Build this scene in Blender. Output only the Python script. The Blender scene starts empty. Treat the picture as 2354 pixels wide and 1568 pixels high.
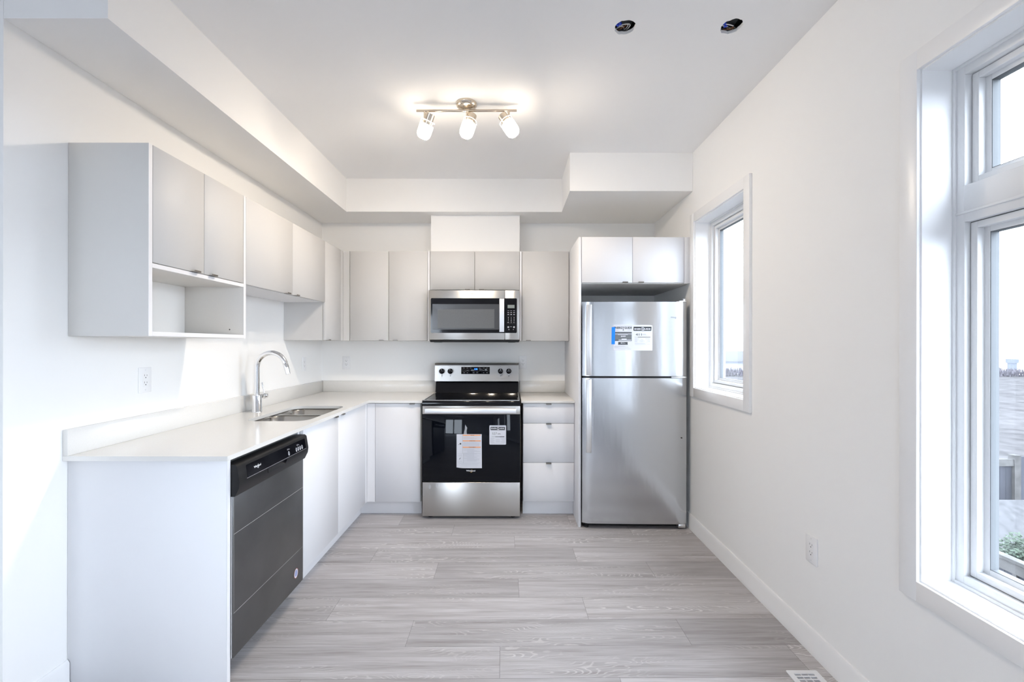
import bpy, bmesh, math, random
from mathutils import Vector, Matrix

random.seed(7)
SC = bpy.context.scene
COL = SC.collection

# ------------------------------------------------------------------ camera
cam_d = bpy.data.cameras.new('camera')
cam = bpy.data.objects.new('camera', cam_d)
COL.objects.link(cam)
cam_d.sensor_width = 36.0
cam_d.lens = 1009.5 / 2354 * 36.0
cam_d.shift_x = 3.28 / 2354
cam_d.shift_y = 8.02 / 2354
cam_d.clip_start = 0.05
cam_d.clip_end = 2000
cam.location = (0, 0, 1.353)
cam.rotation_euler = (Matrix.Rotation(math.pi / 2, 4, 'X') @ Matrix.Rotation(0.0014, 4, 'Z')).to_euler()
SC.camera = cam

# ------------------------------------------------------------------ sky, exposure
SKY = 5.0
world = bpy.data.worlds.new('overcast_sky')
SC.world = world
world.use_nodes = True
bg = world.node_tree.nodes['Background']
bg.inputs[0].default_value = (0.785, 0.865, 1.0, 1)
bg.inputs[1].default_value = SKY
SC.view_settings.view_transform = 'Standard'
SC.view_settings.look = 'None'
SC.view_settings.gamma = 1.0
SC.view_settings.use_curve_mapping = False
SC.view_settings.exposure = 1.63
SC.cycles.max_bounces = 14
SC.cycles.diffuse_bounces = 8
SC.cycles.glossy_bounces = 6
SC.cycles.transparent_max_bounces = 12
SC.cycles.caustics_reflective = False
SC.cycles.caustics_refractive = False
SC.cycles.sample_clamp_indirect = 8.0

LAMP_SIDE, LAMP_FRONT = 5.5, 335.0       # emission of the frosted lamp glasses: sides, and the end the bulb shines through


def portal(name, loc, rot, sx, sy):
    l = bpy.data.lights.new(name, 'AREA')
    l.shape = 'RECTANGLE'
    l.size = sx
    l.size_y = sy
    l.cycles.is_portal = True
    o = bpy.data.objects.new(name, l)
    COL.objects.link(o)
    o.location = loc
    o.rotation_euler = rot
    return o


# openings in the outer walls: sky light comes in through these
portal('daylight_opening', (1.56, 2.815, 1.64), (0, math.pi / 2, 0), 1.2, 0.72)
portal('daylight_opening', (1.56, 0.88, 1.41), (0, math.pi / 2, 0), 1.7, 1.1)
portal('daylight_opening', (1.56, -1.70, 1.41), (0, math.pi / 2, 0), 1.7, 1.4)
portal('daylight_opening', (-3.5, -8.12, 1.27), (math.pi / 2, 0, math.pi), 2.2, 2.4)
portal('daylight_opening', (1.56, -5.0, 1.41), (0, math.pi / 2, 0), 1.7, 2.0)

# ------------------------------------------------------------------ geometry constants
XL, XR, YB = -1.751, 1.330, 4.072      # kitchen walls
YN = 1.515                             # where the left wall turns away
ZC, ZS = 2.756, 2.476                  # ceiling, underside of the bulkhead
UD = 0.3195                            # face of the wall cabinets from the wall
XU, YU = XL + UD, YB - UD
CT, CB = 0.914, 0.895                  # counter top, underside
YF = 3.446                             # face of the base doors on the back run
XF = -1.125                            # face of the base doors on the left run

# ------------------------------------------------------------------ materials
MATS = {}


def nodes_of(m):
    m.use_nodes = True
    nt = m.node_tree
    return nt, nt.nodes['Principled BSDF']


def P(name, col, rough=0.5, metal=0.0, spec=0.5, coat=0.0, emis=None, estr=0.0, noise=None, bump=None, aniso=0.0):
    """plain procedural material; noise=(scale, amount) varies the colour, bump=(scale, strength[, stretch])"""
    m = bpy.data.materials.new(name)
    nt, b = nodes_of(m)
    b.inputs['Base Color'].default_value = (*col, 1)
    b.inputs['Roughness'].default_value = rough
    b.inputs['Metallic'].default_value = metal
    b.inputs['Specular IOR Level'].default_value = spec
    b.inputs['Coat Weight'].default_value = coat
    b.inputs['Coat Roughness'].default_value = 0.05
    b.inputs['Anisotropic'].default_value = aniso
    if emis:
        b.inputs['Emission Color'].default_value = (*emis, 1)
        b.inputs['Emission Strength'].default_value = estr
    if aniso:
        tg = nt.nodes.new('ShaderNodeTangent')
        tg.direction_type = 'RADIAL'
        tg.axis = 'Z'
        nt.links.new(tg.outputs[0], b.inputs['Tangent'])
        b.inputs['Anisotropic Rotation'].default_value = 0.25
    tc = nt.nodes.new('ShaderNodeTexCoord')
    if noise:
        n = nt.nodes.new('ShaderNodeTexNoise')
        n.inputs['Scale'].default_value = noise[0]
        n.inputs['Detail'].default_value = 4
        mp = nt.nodes.new('ShaderNodeMapping')
        if len(noise) > 2:
            mp.inputs['Scale'].default_value = noise[2]
        nt.links.new(tc.outputs['Object'], mp.inputs['Vector'])
        nt.links.new(mp.outputs['Vector'], n.inputs['Vector'])
        r = nt.nodes.new('ShaderNodeMapRange')
        r.inputs['From Min'].default_value = 0.3
        r.inputs['From Max'].default_value = 0.7
        r.inputs['To Min'].default_value = 1 - noise[1]
        r.inputs['To Max'].default_value = 1 + noise[1]
        nt.links.new(n.outputs['Fac'], r.inputs['Value'])
        mx = nt.nodes.new('ShaderNodeVectorMath')
        mx.operation = 'SCALE'
        mx.inputs[0].default_value = col
        nt.links.new(r.outputs['Result'], mx.inputs['Scale'])
        nt.links.new(mx.outputs['Vector'], b.inputs['Base Color'])
    if bump:
        n = nt.nodes.new('ShaderNodeTexNoise')
        n.inputs['Scale'].default_value = bump[0]
        n.inputs['Detail'].default_value = 3
        mp = nt.nodes.new('ShaderNodeMapping')
        if len(bump) > 2:
            mp.inputs['Scale'].default_value = bump[2]
        nt.links.new(tc.outputs['Object'], mp.inputs['Vector'])
        nt.links.new(mp.outputs['Vector'], n.inputs['Vector'])
        bp = nt.nodes.new('ShaderNodeBump')
        bp.inputs['Strength'].default_value = bump[1]
        bp.inputs['Distance'].default_value = bump[3] if len(bump) > 3 else 0.002
        nt.links.new(n.outputs['Fac'], bp.inputs['Height'])
        nt.links.new(bp.outputs['Normal'], b.inputs['Normal'])
    MATS[name] = m
    return m


P('wall_paint', (0.90, 0.897, 0.89), 0.75, spec=0.25, bump=(420, 0.04))
P('ceiling_paint', (0.90, 0.90, 0.905), 0.9, spec=0.15, bump=(300, 0.05))
P('trim_white', (0.88, 0.88, 0.885), 0.32, spec=0.5)
P('vinyl_white', (0.74, 0.745, 0.755), 0.35)
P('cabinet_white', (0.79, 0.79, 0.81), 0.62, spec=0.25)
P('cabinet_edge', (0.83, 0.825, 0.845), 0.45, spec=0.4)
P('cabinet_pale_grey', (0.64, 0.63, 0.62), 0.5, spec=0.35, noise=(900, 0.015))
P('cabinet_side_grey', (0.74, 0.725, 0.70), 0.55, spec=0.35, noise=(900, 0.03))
P('quartz', (0.76, 0.748, 0.725), 0.16, spec=0.5, noise=(650, 0.045))
P('nickel', (0.27, 0.25, 0.23), 0.34, metal=1.0)
P('chrome', (0.86, 0.87, 0.89), 0.05, metal=1.0)
P('sink_steel', (0.40, 0.375, 0.345), 0.22, metal=1.0, bump=(60, 0.03, (1, 30, 1)))
P('steel', (0.53, 0.515, 0.495), 0.30, metal=1.0, aniso=0.8, bump=(40, 0.04, (0.6, 1, 60)))
P('fridge_steel', (0.64, 0.66, 0.69), 0.17, metal=1.0, bump=(2.2, 0.10, (2.6, 1, 0.55), 0.02))
P('handle_steel', (0.80, 0.80, 0.81), 0.38, metal=1.0)
P('dark_steel', (0.150, 0.150, 0.152), 0.36, metal=0.85, noise=(5, 0.10))
P('grey_side', (0.45, 0.455, 0.46), 0.5, metal=0.3)
P('black_gloss', (0.004, 0.004, 0.006), 0.06, spec=0.3)
P('black_glass', (0.003, 0.004, 0.007), 0.03, spec=0.22)
P('black_plastic', (0.010, 0.010, 0.011), 0.36, spec=0.3)
P('console_black', (0.004, 0.004, 0.006), 0.10, spec=0.22)
P('mesh_grey', (0.115, 0.12, 0.125), 0.35, noise=(700, 0.25))
P('bezel_grey', (0.06, 0.063, 0.07), 0.2, spec=0.6)
P('lcd_grey', (0.24, 0.28, 0.27), 0.3)
P('dial_white', (0.75, 0.76, 0.78), 0.5)
P('print_black', (0.035, 0.04, 0.045), 0.7)
P('print_grey', (0.42, 0.43, 0.47), 0.7)
P('print_mid', (0.14, 0.15, 0.16), 0.7)
P('print_blue', (0.10, 0.16, 0.55), 0.7)
P('print_red', (0.55, 0.10, 0.09), 0.7)
P('print_orange', (0.80, 0.36, 0.17), 0.7)
P('paper_white', (0.60, 0.61, 0.66), 0.6)
P('tape_blue', (0.0, 0.20, 0.85), 0.4)
P('tape_clear', (0.30, 0.31, 0.33), 0.25)
P('tape_line', (0.45, 0.45, 0.43), 0.6)
P('gold', (0.65, 0.42, 0.15), 0.4, metal=0.6)
P('outlet_white', (0.87, 0.87, 0.88), 0.35)
P('slot_dark', (0.03, 0.03, 0.03), 0.6)
P('clock_blue', (0.0, 0.02, 0.1), 0.4, emis=(0.02, 0.14, 1.0), estr=3.0)
P('lamp_glass', (0.9, 0.9, 0.88), 0.4, emis=(1.0, 0.86, 0.69), estr=LAMP_SIDE)
P('lamp_glass_end', (0.9, 0.9, 0.88), 0.4, emis=(1.0, 0.86, 0.69), estr=LAMP_FRONT)
P('lamp_rim', (0.9, 0.9, 0.88), 0.2, emis=(1.0, 0.86, 0.68), estr=1.6)
P('lamp_nickel', (0.66, 0.58, 0.48), 0.22, metal=1.0)
P('can_dark', (0.13, 0.135, 0.14), 0.6, metal=0.2)
P('can_grey', (0.22, 0.23, 0.24), 0.5, metal=0.4)
P('gypsum', (0.75, 0.72, 0.68), 0.9)
P('wire_white', (0.80, 0.80, 0.78), 0.4)
P('wire_black', (0.012, 0.012, 0.012), 0.4)
P('wire_copper', (0.70, 0.30, 0.12), 0.35, metal=0.8)
P('connector_blue', (0.01, 0.06, 0.60), 0.4)
P('vent_white', (0.80, 0.81, 0.83), 0.4)
P('fence_grey', (0.045, 0.047, 0.056), 0.9, spec=0.05, noise=(3.5, 0.35, (1, 1, 0.15)))
P('fence_pale', (0.075, 0.073, 0.072), 0.9, spec=0.05, noise=(6, 0.25))
P('roof_pale', (0.060, 0.060, 0.063), 0.9, spec=0.05, noise=(9, 0.2))
P('siding_pale', (0.125, 0.125, 0.13), 0.8)
P('field_grass', (0.056, 0.054, 0.055), 1.0, spec=0.0, noise=(0.9, 0.28))
P('hedge_brown', (0.085, 0.080, 0.090), 1.0, spec=0.0, noise=(2, 0.4))
P('bush_green', (0.045, 0.062, 0.045), 0.9, noise=(8, 0.4))
P('concrete_far', (0.058, 0.062, 0.072), 0.9, spec=0.0)
P('leak_block_grey', (0.3, 0.3, 0.3), 0.9)
P('rubber_black', (0.01, 0.01, 0.01), 0.6)


def glass_mat():
    m = bpy.data.materials.new('window_glass')
    nt, b = nodes_of(m)
    out = nt.nodes['Material Output']
    tr = nt.nodes.new('ShaderNodeBsdfTransparent')
    tr.inputs[0].default_value = (0.97, 0.985, 0.98, 1)
    gl = nt.nodes.new('ShaderNodeBsdfGlossy')
    gl.inputs['Roughness'].default_value = 0.0
    fr = nt.nodes.new('ShaderNodeFresnel')
    fr.inputs[0].default_value = 1.45
    mx = nt.nodes.new('ShaderNodeMixShader')
    ge = nt.nodes.new('ShaderNodeNewGeometry')
    fs = nt.nodes.new('ShaderNodeMath')
    fs.operation = 'MULTIPLY_ADD'
    fs.inputs[1].default_value = -1.0
    fs.inputs[2].default_value = 1.0
    nt.links.new(ge.outputs['Backfacing'], fs.inputs[0])
    fm = nt.nodes.new('ShaderNodeMath')
    fm.operation = 'MULTIPLY'
    nt.links.new(fr.outputs[0], fm.inputs[0])
    nt.links.new(fs.outputs[0], fm.inputs[1])
    nt.links.new(fm.outputs[0], mx.inputs[0])
    nt.links.new(tr.outputs[0], mx.inputs[1])
    nt.links.new(gl.outputs[0], mx.inputs[2])
    nt.links.new(mx.outputs[0], out.inputs[0])
    nt.nodes.remove(b)
    MATS['window_glass'] = m


glass_mat()


def floor_mat():
    m = bpy.data.materials.new('grey_oak_planks')
    nt, b = nodes_of(m)
    N, L = nt.nodes.new, nt.links.new
    uv = N('ShaderNodeUVMap')
    uv.uv_map = 'UVMap'

    def noise(scale, detail=3, rough=0.5, dist=0.0):
        mp = N('ShaderNodeMapping')
        mp.inputs['Scale'].default_value = (*scale, 1)
        L(uv.outputs[0], mp.inputs['Vector'])
        n = N('ShaderNodeTexNoise')
        n.inputs['Scale'].default_value = 1
        n.inputs['Detail'].default_value = detail
        n.inputs['Roughness'].default_value = rough
        n.inputs['Distortion'].default_value = dist
        L(mp.outputs[0], n.inputs['Vector'])
        return n.outputs['Fac']

    def mth(op, a, bb=None, clamp=False):
        n = N('ShaderNodeMath')
        n.operation = op
        n.use_clamp = clamp
        for i, v in enumerate((a, bb)):
            if v is None:
                continue
            if isinstance(v, (int, float)):
                n.inputs[i].default_value = v
            else:
                L(v, n.inputs[i])
        return n.outputs[0]

    def rng(v, a, c, d=0.0, e=1.0):
        n = N('ShaderNodeMapRange')
        for k, x in zip(('From Min', 'From Max', 'To Min', 'To Max'), (a, c, d, e)):
            n.inputs[k].default_value = x
        L(v, n.inputs['Value'])
        return n.outputs[0]

    ring = noise((1.3, 7.5), 2.0, 0.4, 0.2)
    wob = noise((26, 60), 2, 0.5)
    ph = mth('ADD', mth('MULTIPLY', ring, 300.0), mth('MULTIPLY', wob, 5.0))
    lines = rng(mth('SINE', ph), 0.45, 1.0)
    mask = rng(noise((1.1, 5.5), 1, 0.5), 0.46, 0.64)
    lines = mth('MULTIPLY', lines, mask)
    fibre = noise((5, 210), 4, 0.6)
    streak = noise((1.6, 26), 4, 0.55)
    tone = mth('ADD', mth('MULTIPLY', fibre, 0.45), mth('MULTIPLY', streak, 0.55))
    tone = rng(tone, 0.33, 0.67)
    at = N('ShaderNodeAttribute')
    at.attribute_name = 'plank_tone'
    mx = N('ShaderNodeMix')
    mx.data_type = 'RGBA'
    mx.inputs['A'].default_value = (0.300, 0.275, 0.270, 1)
    mx.inputs['B'].default_value = (0.560, 0.545, 0.555, 1)
    L(tone, mx.inputs['Factor'])
    mx2 = N('ShaderNodeMix')
    mx2.data_type = 'RGBA'
    mx2.inputs['B'].default_value = (0.68, 0.66, 0.65, 1)
    L(mth('MULTIPLY', lines, 0.70), mx2.inputs['Factor'])
    L(mx.outputs['Result'], mx2.inputs['A'])
    sc = N('ShaderNodeVectorMath')
    sc.operation = 'SCALE'
    L(mx2.outputs['Result'], sc.inputs[0])
    L(rng(at.outputs['Fac'], 0, 1, 0.86, 1.10), sc.inputs['Scale'])
    L(sc.outputs[0], b.inputs['Base Color'])
    b.inputs['Roughness'].default_value = 0.52
    b.inputs['Specular IOR Level'].default_value = 0.35
    bp = N('ShaderNodeBump')
    bp.inputs['Strength'].default_value = 0.12
    bp.inputs['Distance'].default_value = 0.001
    L(mth('ADD', fibre, lines), bp.inputs['Height'])
    L(bp.outputs[0], b.inputs['Normal'])
    MATS['grey_oak_planks'] = m
    P('plank_joint', (0.14, 0.135, 0.13), 0.8)


floor_mat()


# ------------------------------------------------------------------ mesh builder
class MB:
    def __init__(s):
        s.bm = bmesh.new()
        s.mats = []

    def mi(s, mat):
        if mat not in s.mats:
            s.mats.append(mat)
        return s.mats.index(mat)

    def _take(s, tmp, mat, smooth=False, M=None):
        i = s.mi(mat)
        if M is not None:
            tmp.transform(M)
        for f in tmp.faces:
            f.material_index = i
            f.smooth = smooth
        me = bpy.data.meshes.new('tmp')
        tmp.to_mesh(me)
        tmp.free()
        s.bm.from_mesh(me)
        bpy.data.meshes.remove(me)
        return s

    def box(s, x0, x1, y0, y1, z0, z1, mat, bev=0.0, seg=2, M=None):
        t = bmesh.new()
        bmesh.ops.create_cube(t, size=1)
        for v in t.verts:
            v.co = Vector(((x0 + x1) / 2 + v.co.x * (x1 - x0), (y0 + y1) / 2 + v.co.y * (y1 - y0), (z0 + z1) / 2 + v.co.z * (z1 - z0)))
        if bev:
            bmesh.ops.bevel(t, geom=list(t.edges), offset=bev, segments=seg, affect='EDGES', profile=0.5)
        return s._take(t, mat, False, M)

    def cyl(s, p0, p1, r0, mat, r1=None, seg=28, cap0=True, cap1=True, bev=0.0):
        p0, p1 = Vector(p0), Vector(p1)
        r1 = r0 if r1 is None else r1
        d = (p1 - p0)
        h = d.length
        prof = [(r0, 0), (r1, h)]
        if bev:
            prof = [(r0 - bev, 0), (r0, bev), (r1, h - bev), (r1 - bev, h)]
        if cap0:
            prof.insert(0, (0, 0))
        if cap1:
            prof.append((0, h))
        return s.lathe(prof, mat, p0, d, seg)

    def lathe(s, prof, mat, origin=(0, 0, 0), axis=(0, 0, 1), seg=32):
        t = bmesh.new()
        rings = []
        for r, z in prof:
            if r < 1e-7:
                rings.append([t.verts.new((0, 0, z))])
            else:
                rings.append([t.verts.new((r * math.cos(2 * math.pi * k / seg), r * math.sin(2 * math.pi * k / seg), z)) for k in range(seg)])
        for a, b in zip(rings, rings[1:]):
            for k in range(seg):
                k2 = (k + 1) % seg
                if len(a) == 1 and len(b) == 1:
                    continue
                if len(a) == 1:
                    t.faces.new((a[0], b[k2], b[k]))
                elif len(b) == 1:
                    t.faces.new((a[k], a[k2], b[0]))
                else:
                    t.faces.new((a[k], a[k2], b[k2], b[k]))
        bmesh.ops.recalc_face_normals(t, faces=t.faces)
        q = Vector(axis).normalized().to_track_quat('Z', 'Y')
        return s._take(t, mat, True, Matrix.Translation(Vector(origin)) @ q.to_matrix().to_4x4())

    def tube(s, pts, r, mat, seg=16, caps=True):
        pts = [Vector(p) for p in pts]
        rs = r if isinstance(r, (list, tuple)) else [r] * len(pts)
        t = bmesh.new()
        n = None
        rings = []
        for i, p in enumerate(pts):
            d = (pts[min(i + 1, len(pts) - 1)] - pts[max(i - 1, 0)]).normalized()
            if n is None:
                n = d.orthogonal().normalized()
            else:
                n = (n - d * n.dot(d)).normalized()
            b = d.cross(n)
            rings.append([t.verts.new(p + rs[i] * (math.cos(2 * math.pi * k / seg) * n + math.sin(2 * math.pi * k / seg) * b)) for k in range(seg)])
        for a, c in zip(rings, rings[1:]):
            for k in range(seg):
                t.faces.new((a[k], a[(k + 1) % seg], c[(k + 1) % seg], c[k]))
        if caps:
            t.faces.new(rings[0][::-1])
            t.faces.new(rings[-1])
        bmesh.ops.recalc_face_normals(t, faces=t.faces)
        return s._take(t, mat, True)

    def prism(s, poly, depth, mat, M=None, smooth=False):
        """poly in local xy, extruded along local +z by depth"""
        t = bmesh.new()
        a = [t.verts.new((x, y, 0)) for x, y in poly]
        c = [t.verts.new((x, y, depth)) for x, y in poly]
        n = len(poly)
        t.faces.new(a[::-1])
        t.faces.new(c)
        for k in range(n):
            t.faces.new((a[k], a[(k + 1) % n], c[(k + 1) % n], c[k]))
        bmesh.ops.recalc_face_normals(t, faces=t.faces)
        return s._take(t, mat, smooth, M)

    def quad(s, pts, mat):
        t = bmesh.new()
        t.faces.new([t.verts.new(p) for p in pts])
        return s._take(t, mat)

    def text(s, body, F, x, y, w, h, mat, bold=0.0):
        """lettering filling the box (x, y, w, h) of frame F = 4x4 whose x is right, y up, z out"""
        cu = bpy.data.curves.new('lettering', 'FONT')
        cu.body = body
        cu.size = 1
        cu.fill_mode = 'FRONT'
        cu.resolution_u = 3
        cu.offset = bold
        ob = bpy.data.objects.new('lettering', cu)
        me = bpy.data.meshes.new_from_object(ob)
        bpy.data.objects.remove(ob)
        t = bmesh.new()
        t.from_mesh(me)
        bpy.data.meshes.remove(me)
        if t.verts:
            xs = [v.co.x for v in t.verts]
            ys = [v.co.y for v in t.verts]
            ax, ay = min(xs), min(ys)
            sx = w / max(1e-6, max(xs) - ax)
            sy = h / max(1e-6, max(ys) - ay)
            for v in t.verts:
                v.co = Vector((x + (v.co.x - ax) * sx, y + (v.co.y - ay) * sy, 0))
        return s._take(t, mat, False, F)

    def flat(s, F, x0, y0, x1, y1, mat, z=0.0):
        t = bmesh.new()
        t.faces.new([t.verts.new(p) for p in ((x0, y0, z), (x1, y0, z), (x1, y1, z), (x0, y1, z))])
        return s._take(t, mat, False, F)

    def disc(s, F, x, y, r, mat, z=0.0, seg=24, r_in=0.0, ry=None, a0=0.0, a1=2 * math.pi):
        t = bmesh.new()
        ry = ry or r
        k = ry / r
        n = seg
        full = abs(a1 - a0 - 2 * math.pi) < 1e-6
        for i in range(n):
            p, q = a0 + (a1 - a0) * i / n, a0 + (a1 - a0) * (i + 1) / n
            o1 = t.verts.new((x + r * math.cos(p), y + r * k * math.sin(p), z))
            o2 = t.verts.new((x + r * math.cos(q), y + r * k * math.sin(q), z))
            if r_in:
                i1 = t.verts.new((x + r_in * math.cos(p), y + r_in * k * math.sin(p), z))
                i2 = t.verts.new((x + r_in * math.cos(q), y + r_in * k * math.sin(q), z))
                t.faces.new((i1, o1, o2, i2))
            else:
                c = t.verts.new((x, y, z))
                t.faces.new((c, o1, o2))
        return s._take(t, mat, False, F)


def frame(o, right, up):
    r, u = Vector(right).normalized(), Vector(up).normalized()
    n = r.cross(u)
    M = Matrix.Identity(4)
    for i in range(3):
        M[i][0], M[i][1], M[i][2], M[i][3] = r[i], u[i], n[i], o[i]
    return M


def front_frame(x, y, z):           # a face looking at -Y (towards the camera)
    return frame((x, y, z), (1, 0, 0), (0, 0, 1))


def side_frame(x, y, z):            # a face looking at +X
    return frame((x, y, z), (0, 1, 0), (0, 0, 1))


def rrect(x0, x1, y0, y1, r, n=6):
    out = []
    for cx, cy, a in ((x1 - r, y1 - r, 0), (x0 + r, y1 - r, 90), (x0 + r, y0 + r, 180), (x1 - r, y0 + r, 270)):
        for k in range(n + 1):
            t = math.radians(a + 90 * k / n)
            out.append((cx + r * math.cos(t), cy + r * math.sin(t)))
    return out


# ------------------------------------------------------------------ object helpers
def link_mesh(name, mb, parent=None, off=None):
    if off is not None:
        mb.bm.transform(Matrix.Translation(-Vector(off)))
    me = bpy.data.meshes.new(name)
    mb.bm.to_mesh(me)
    mb.bm.free()
    for m in mb.mats:
        me.materials.append(MATS[m])
    me.set_sharp_from_angle(angle=math.radians(50))
    o = bpy.data.objects.new(name, me)
    COL.objects.link(o)
    if parent is not None:
        o.parent = parent
    return o


def tag(o, label, cat, group=None, kind=None):
    o['label'] = label
    o['category'] = cat
    if group:
        o['group'] = group
    if kind:
        o['kind'] = kind
    return o


def struct(name, mb, label=None):
    o = link_mesh(name, mb)
    o['kind'] = 'structure'
    if label:
        o['label'] = label
    return o


class Thing:
    """an Empty at the base of a thing; parts are given in world coordinates unless local=True"""

    def __init__(s, name, label, cat, loc=(0, 0, 0), rotz=0.0, group=None, local=False):
        s.o = bpy.data.objects.new(name, None)
        COL.objects.link(s.o)
        s.o.empty_display_size = 0.05
        s.o.location = loc
        s.o.rotation_euler = (0, 0, rotz)
        tag(s.o, label, cat, group)
        s.loc = Vector(loc)
        s.local = local

    def part(s, name, mb, parent=None, label=None):
        o = link_mesh(name, mb, parent or s.o, None if s.local else s.loc)
        if label:
            o['label'] = label
        return o


def copy_tree(o, parent=None):
    c = o.copy()
    COL.objects.link(c)
    c.parent = parent
    for ch in list(o.children):
        copy_tree(ch, c)
    return c


def one(name, mb, label, cat, loc=None, group=None, kind=None):
    o = link_mesh(name, mb, None, loc)
    if loc is not None:
        o.location = loc
    return tag(o, label, cat, group, kind)


def B(*a, **k):
    return MB().box(*a, **k)


# ================================================================== the room shell
def build_floor():
    mb = MB()
    mb.box(-4.75, 1.62, -8.15, 4.20, -0.12, -0.0015, 'plank_joint')
    bm = mb.bm
    uvl = bm.loops.layers.uv.new('UVMap')
    tl = bm.verts.layers.float.new('plank_tone')
    mi = mb.mi('grey_oak_planks')
    rot = Matrix.Rotation(0.0100, 4, 'Z')
    LEN, W, gap = 1.288, 0.1895, 0.0006
    # measured end joints of the rows (row 0 is the one ending at y = 1.969), else a third stagger
    known = {-8: .12, -1: -.825, 0: -.025, 1: -.450, 2: .408, 3: .071, 4: -.417, 5: .443, 6: .059, 7: -.385, 8: -.804}
    rnd = random.Random(11)
    for row in range(-54, 13):
        y1 = 1.969 + row * W
        y0 = y1 - W
        j = known.get(row, rnd.random() * LEN)
        k0 = math.floor((-4.75 - j) / LEN)
        x = j + k0 * LEN
        while x < 1.6:
            tone = rnd.random()
            ou, ov = rnd.random() * 90, rnd.random() * 90
            vs = []
            for px, py in ((x + gap, y0 + gap), (x + LEN - gap, y0 + gap), (x + LEN - gap, y1 - gap), (x + gap, y1 - gap)):
                px = max(-4.74, min(1.58, px))
                v = bm.verts.new(rot @ Vector((px, py, 0)))
                v[tl] = tone
                vs.append((v, px - x, py - y0))
            if vs[1][1] - vs[0][1] > 0.005:
                f = bm.faces.new([v for v, _, _ in vs])
                f.material_index = mi
                for lp, (v, a, c) in zip(f.loops, vs):
                    lp[uvl].uv = (a + ou, c + ov)
            x += LEN
    struct('floor', mb, 'grey wood plank floor running across the kitchen')


build_floor()

HOLES = ((0.505, 1.942, 0.0455, 3), (0.972, 1.936, 0.0465, 8))


def build_ceiling():
    mb = MB()
    i = mb.mi('ceiling_paint')
    t = bmesh.new()
    edges = []

    def loop(pts):
        vs = [t.verts.new((x, y, ZC)) for x, y in pts]
        for a, c in zip(vs, vs[1:] + vs[:1]):
            edges.append(t.edges.new((a, c)))
    loop([(-4.72, -8.12), (1.45, -8.12), (1.45, 4.15), (-4.72, 4.15)])
    for cx, cy, r, sd in HOLES:
        rr = random.Random(sd)
        loop([(cx + r * (1 + rr.uniform(-.09, .07)) * math.cos(a * 2 * math.pi / 26), cy + r * (1 + rr.uniform(-.09, .07)) * math.sin(a * 2 * math.pi / 26)) for a in range(26)])
    bmesh.ops.triangle_fill(t, use_beauty=True, use_dissolve=False, edges=edges)
    g = bmesh.ops.extrude_face_region(t, geom=list(t.faces))
    for v in [e for e in g['geom'] if isinstance(e, bmesh.types.BMVert)]:
        v.co.z += 0.014
    bmesh.ops.recalc_face_normals(t, faces=t.faces)
    mb._take(t, 'ceiling_paint')
    struct('ceiling', mb, 'flat white ceiling with two ragged round cut-outs')
    r = MB().box(-4.9, 1.7, -8.3, 4.3, 3.02, 3.12, 'leak_block_grey')
    struct('leak_block_slab', r)  # unseen slab added above the ceiling to block leaking sky light


build_ceiling()
WT = 3.02
struct('wall_back', B(XL - 0.14, XR + 0.2, YB, YB + 0.13, -0.1, WT, 'wall_paint'), 'white painted back wall')
w = MB()
w.box(XL - 0.13, XL, YN, YB + 0.02, -0.1, WT, 'wall_paint')
w.box(-4.75, XL - 0.0005, YN + 0.0005, YN + 0.12, -0.1, WT, 'wall_paint')
struct('wall_left', w, 'white painted left wall, ending in an outside corner')
struct('wall_far_left', B(-4.85, -4.72, -8.25, YN + 0.1, -0.1, WT, 'wall_paint'))

# right wall with three window openings
XO = 1.545


def wall_right():
    mb = MB()
    holes = ((-6.0, -4.0, 0.583, 2.25), (-2.4, -1.0, 0.583, 2.25), (0.34, 1.426, 0.583, 2.25), (2.478, 3.163, 1.035, 2.24))
    y = -8.25
    for a, c, z0, z1 in holes:
        mb.box(XR, XO, y, a, -0.1, WT, 'wall_paint')
        mb.box(XR, XO, a, c, -0.1, z0, 'wall_paint')
        mb.box(XR, XO, a, c, z1, WT, 'wall_paint')
        y = c
    mb.box(XR, XO, y, YB + 0.05, -0.1, WT, 'wall_paint')
    bmesh.ops.remove_doubles(mb.bm, verts=mb.bm.verts, dist=1e-5)
    struct('wall_right', mb, 'white painted right wall with window openings')


wall_right()
wr = MB()
wr.box(-4.85, -4.6, -8.25, -8.0, -0.1, WT, 'wall_paint')
wr.box(-2.4, XR + 0.05, -8.25, -8.0, -0.1, WT, 'wall_paint')
wr.box(-4.6, -2.4, -8.25, -8.0, 2.47, WT, 'wall_paint')
wr.box(-4.6, -2.4, -8.25, -8.0, -0.1, 0.07, 'wall_paint')
struct('wall_rear', wr)

# bulkheads under the ceiling
XS, YS, XFS, YFS = -1.391, 3.718, 0.432, 3.209
s = MB()
t = bmesh.new()
poly = [(XL + .001, YN), (XS, YN), (XS, YS), (XFS, YS), (XFS, YFS), (XR - .001, YFS), (XR - .001, YB - .001), (XL + .001, YB - .001)]
s.prism(poly, ZC - ZS + 0.004, 'wall_paint', Matrix.Translation((0, 0, ZS)))
t.free()
struct('ceiling_bulkhead', s, 'boxed drop bulkhead running round the left and back walls')
struct('wall_chase', B(-0.692, 0.077, 3.812, YB - .001, 2.1505, ZS - .0005, 'wall_paint'), 'boxed vent chase above the microwave cabinets')


def baseboard(name, pts, h=0.105):
    """pts: list of (x0,x1,y0,y1)"""
    mb = MB()
    for (x0, x1, y0, y1) in pts:
        mb.box(x0, x1, y0, y1, 0, h, 'trim_white', bev=0.003)
    return struct(name, mb)


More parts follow.
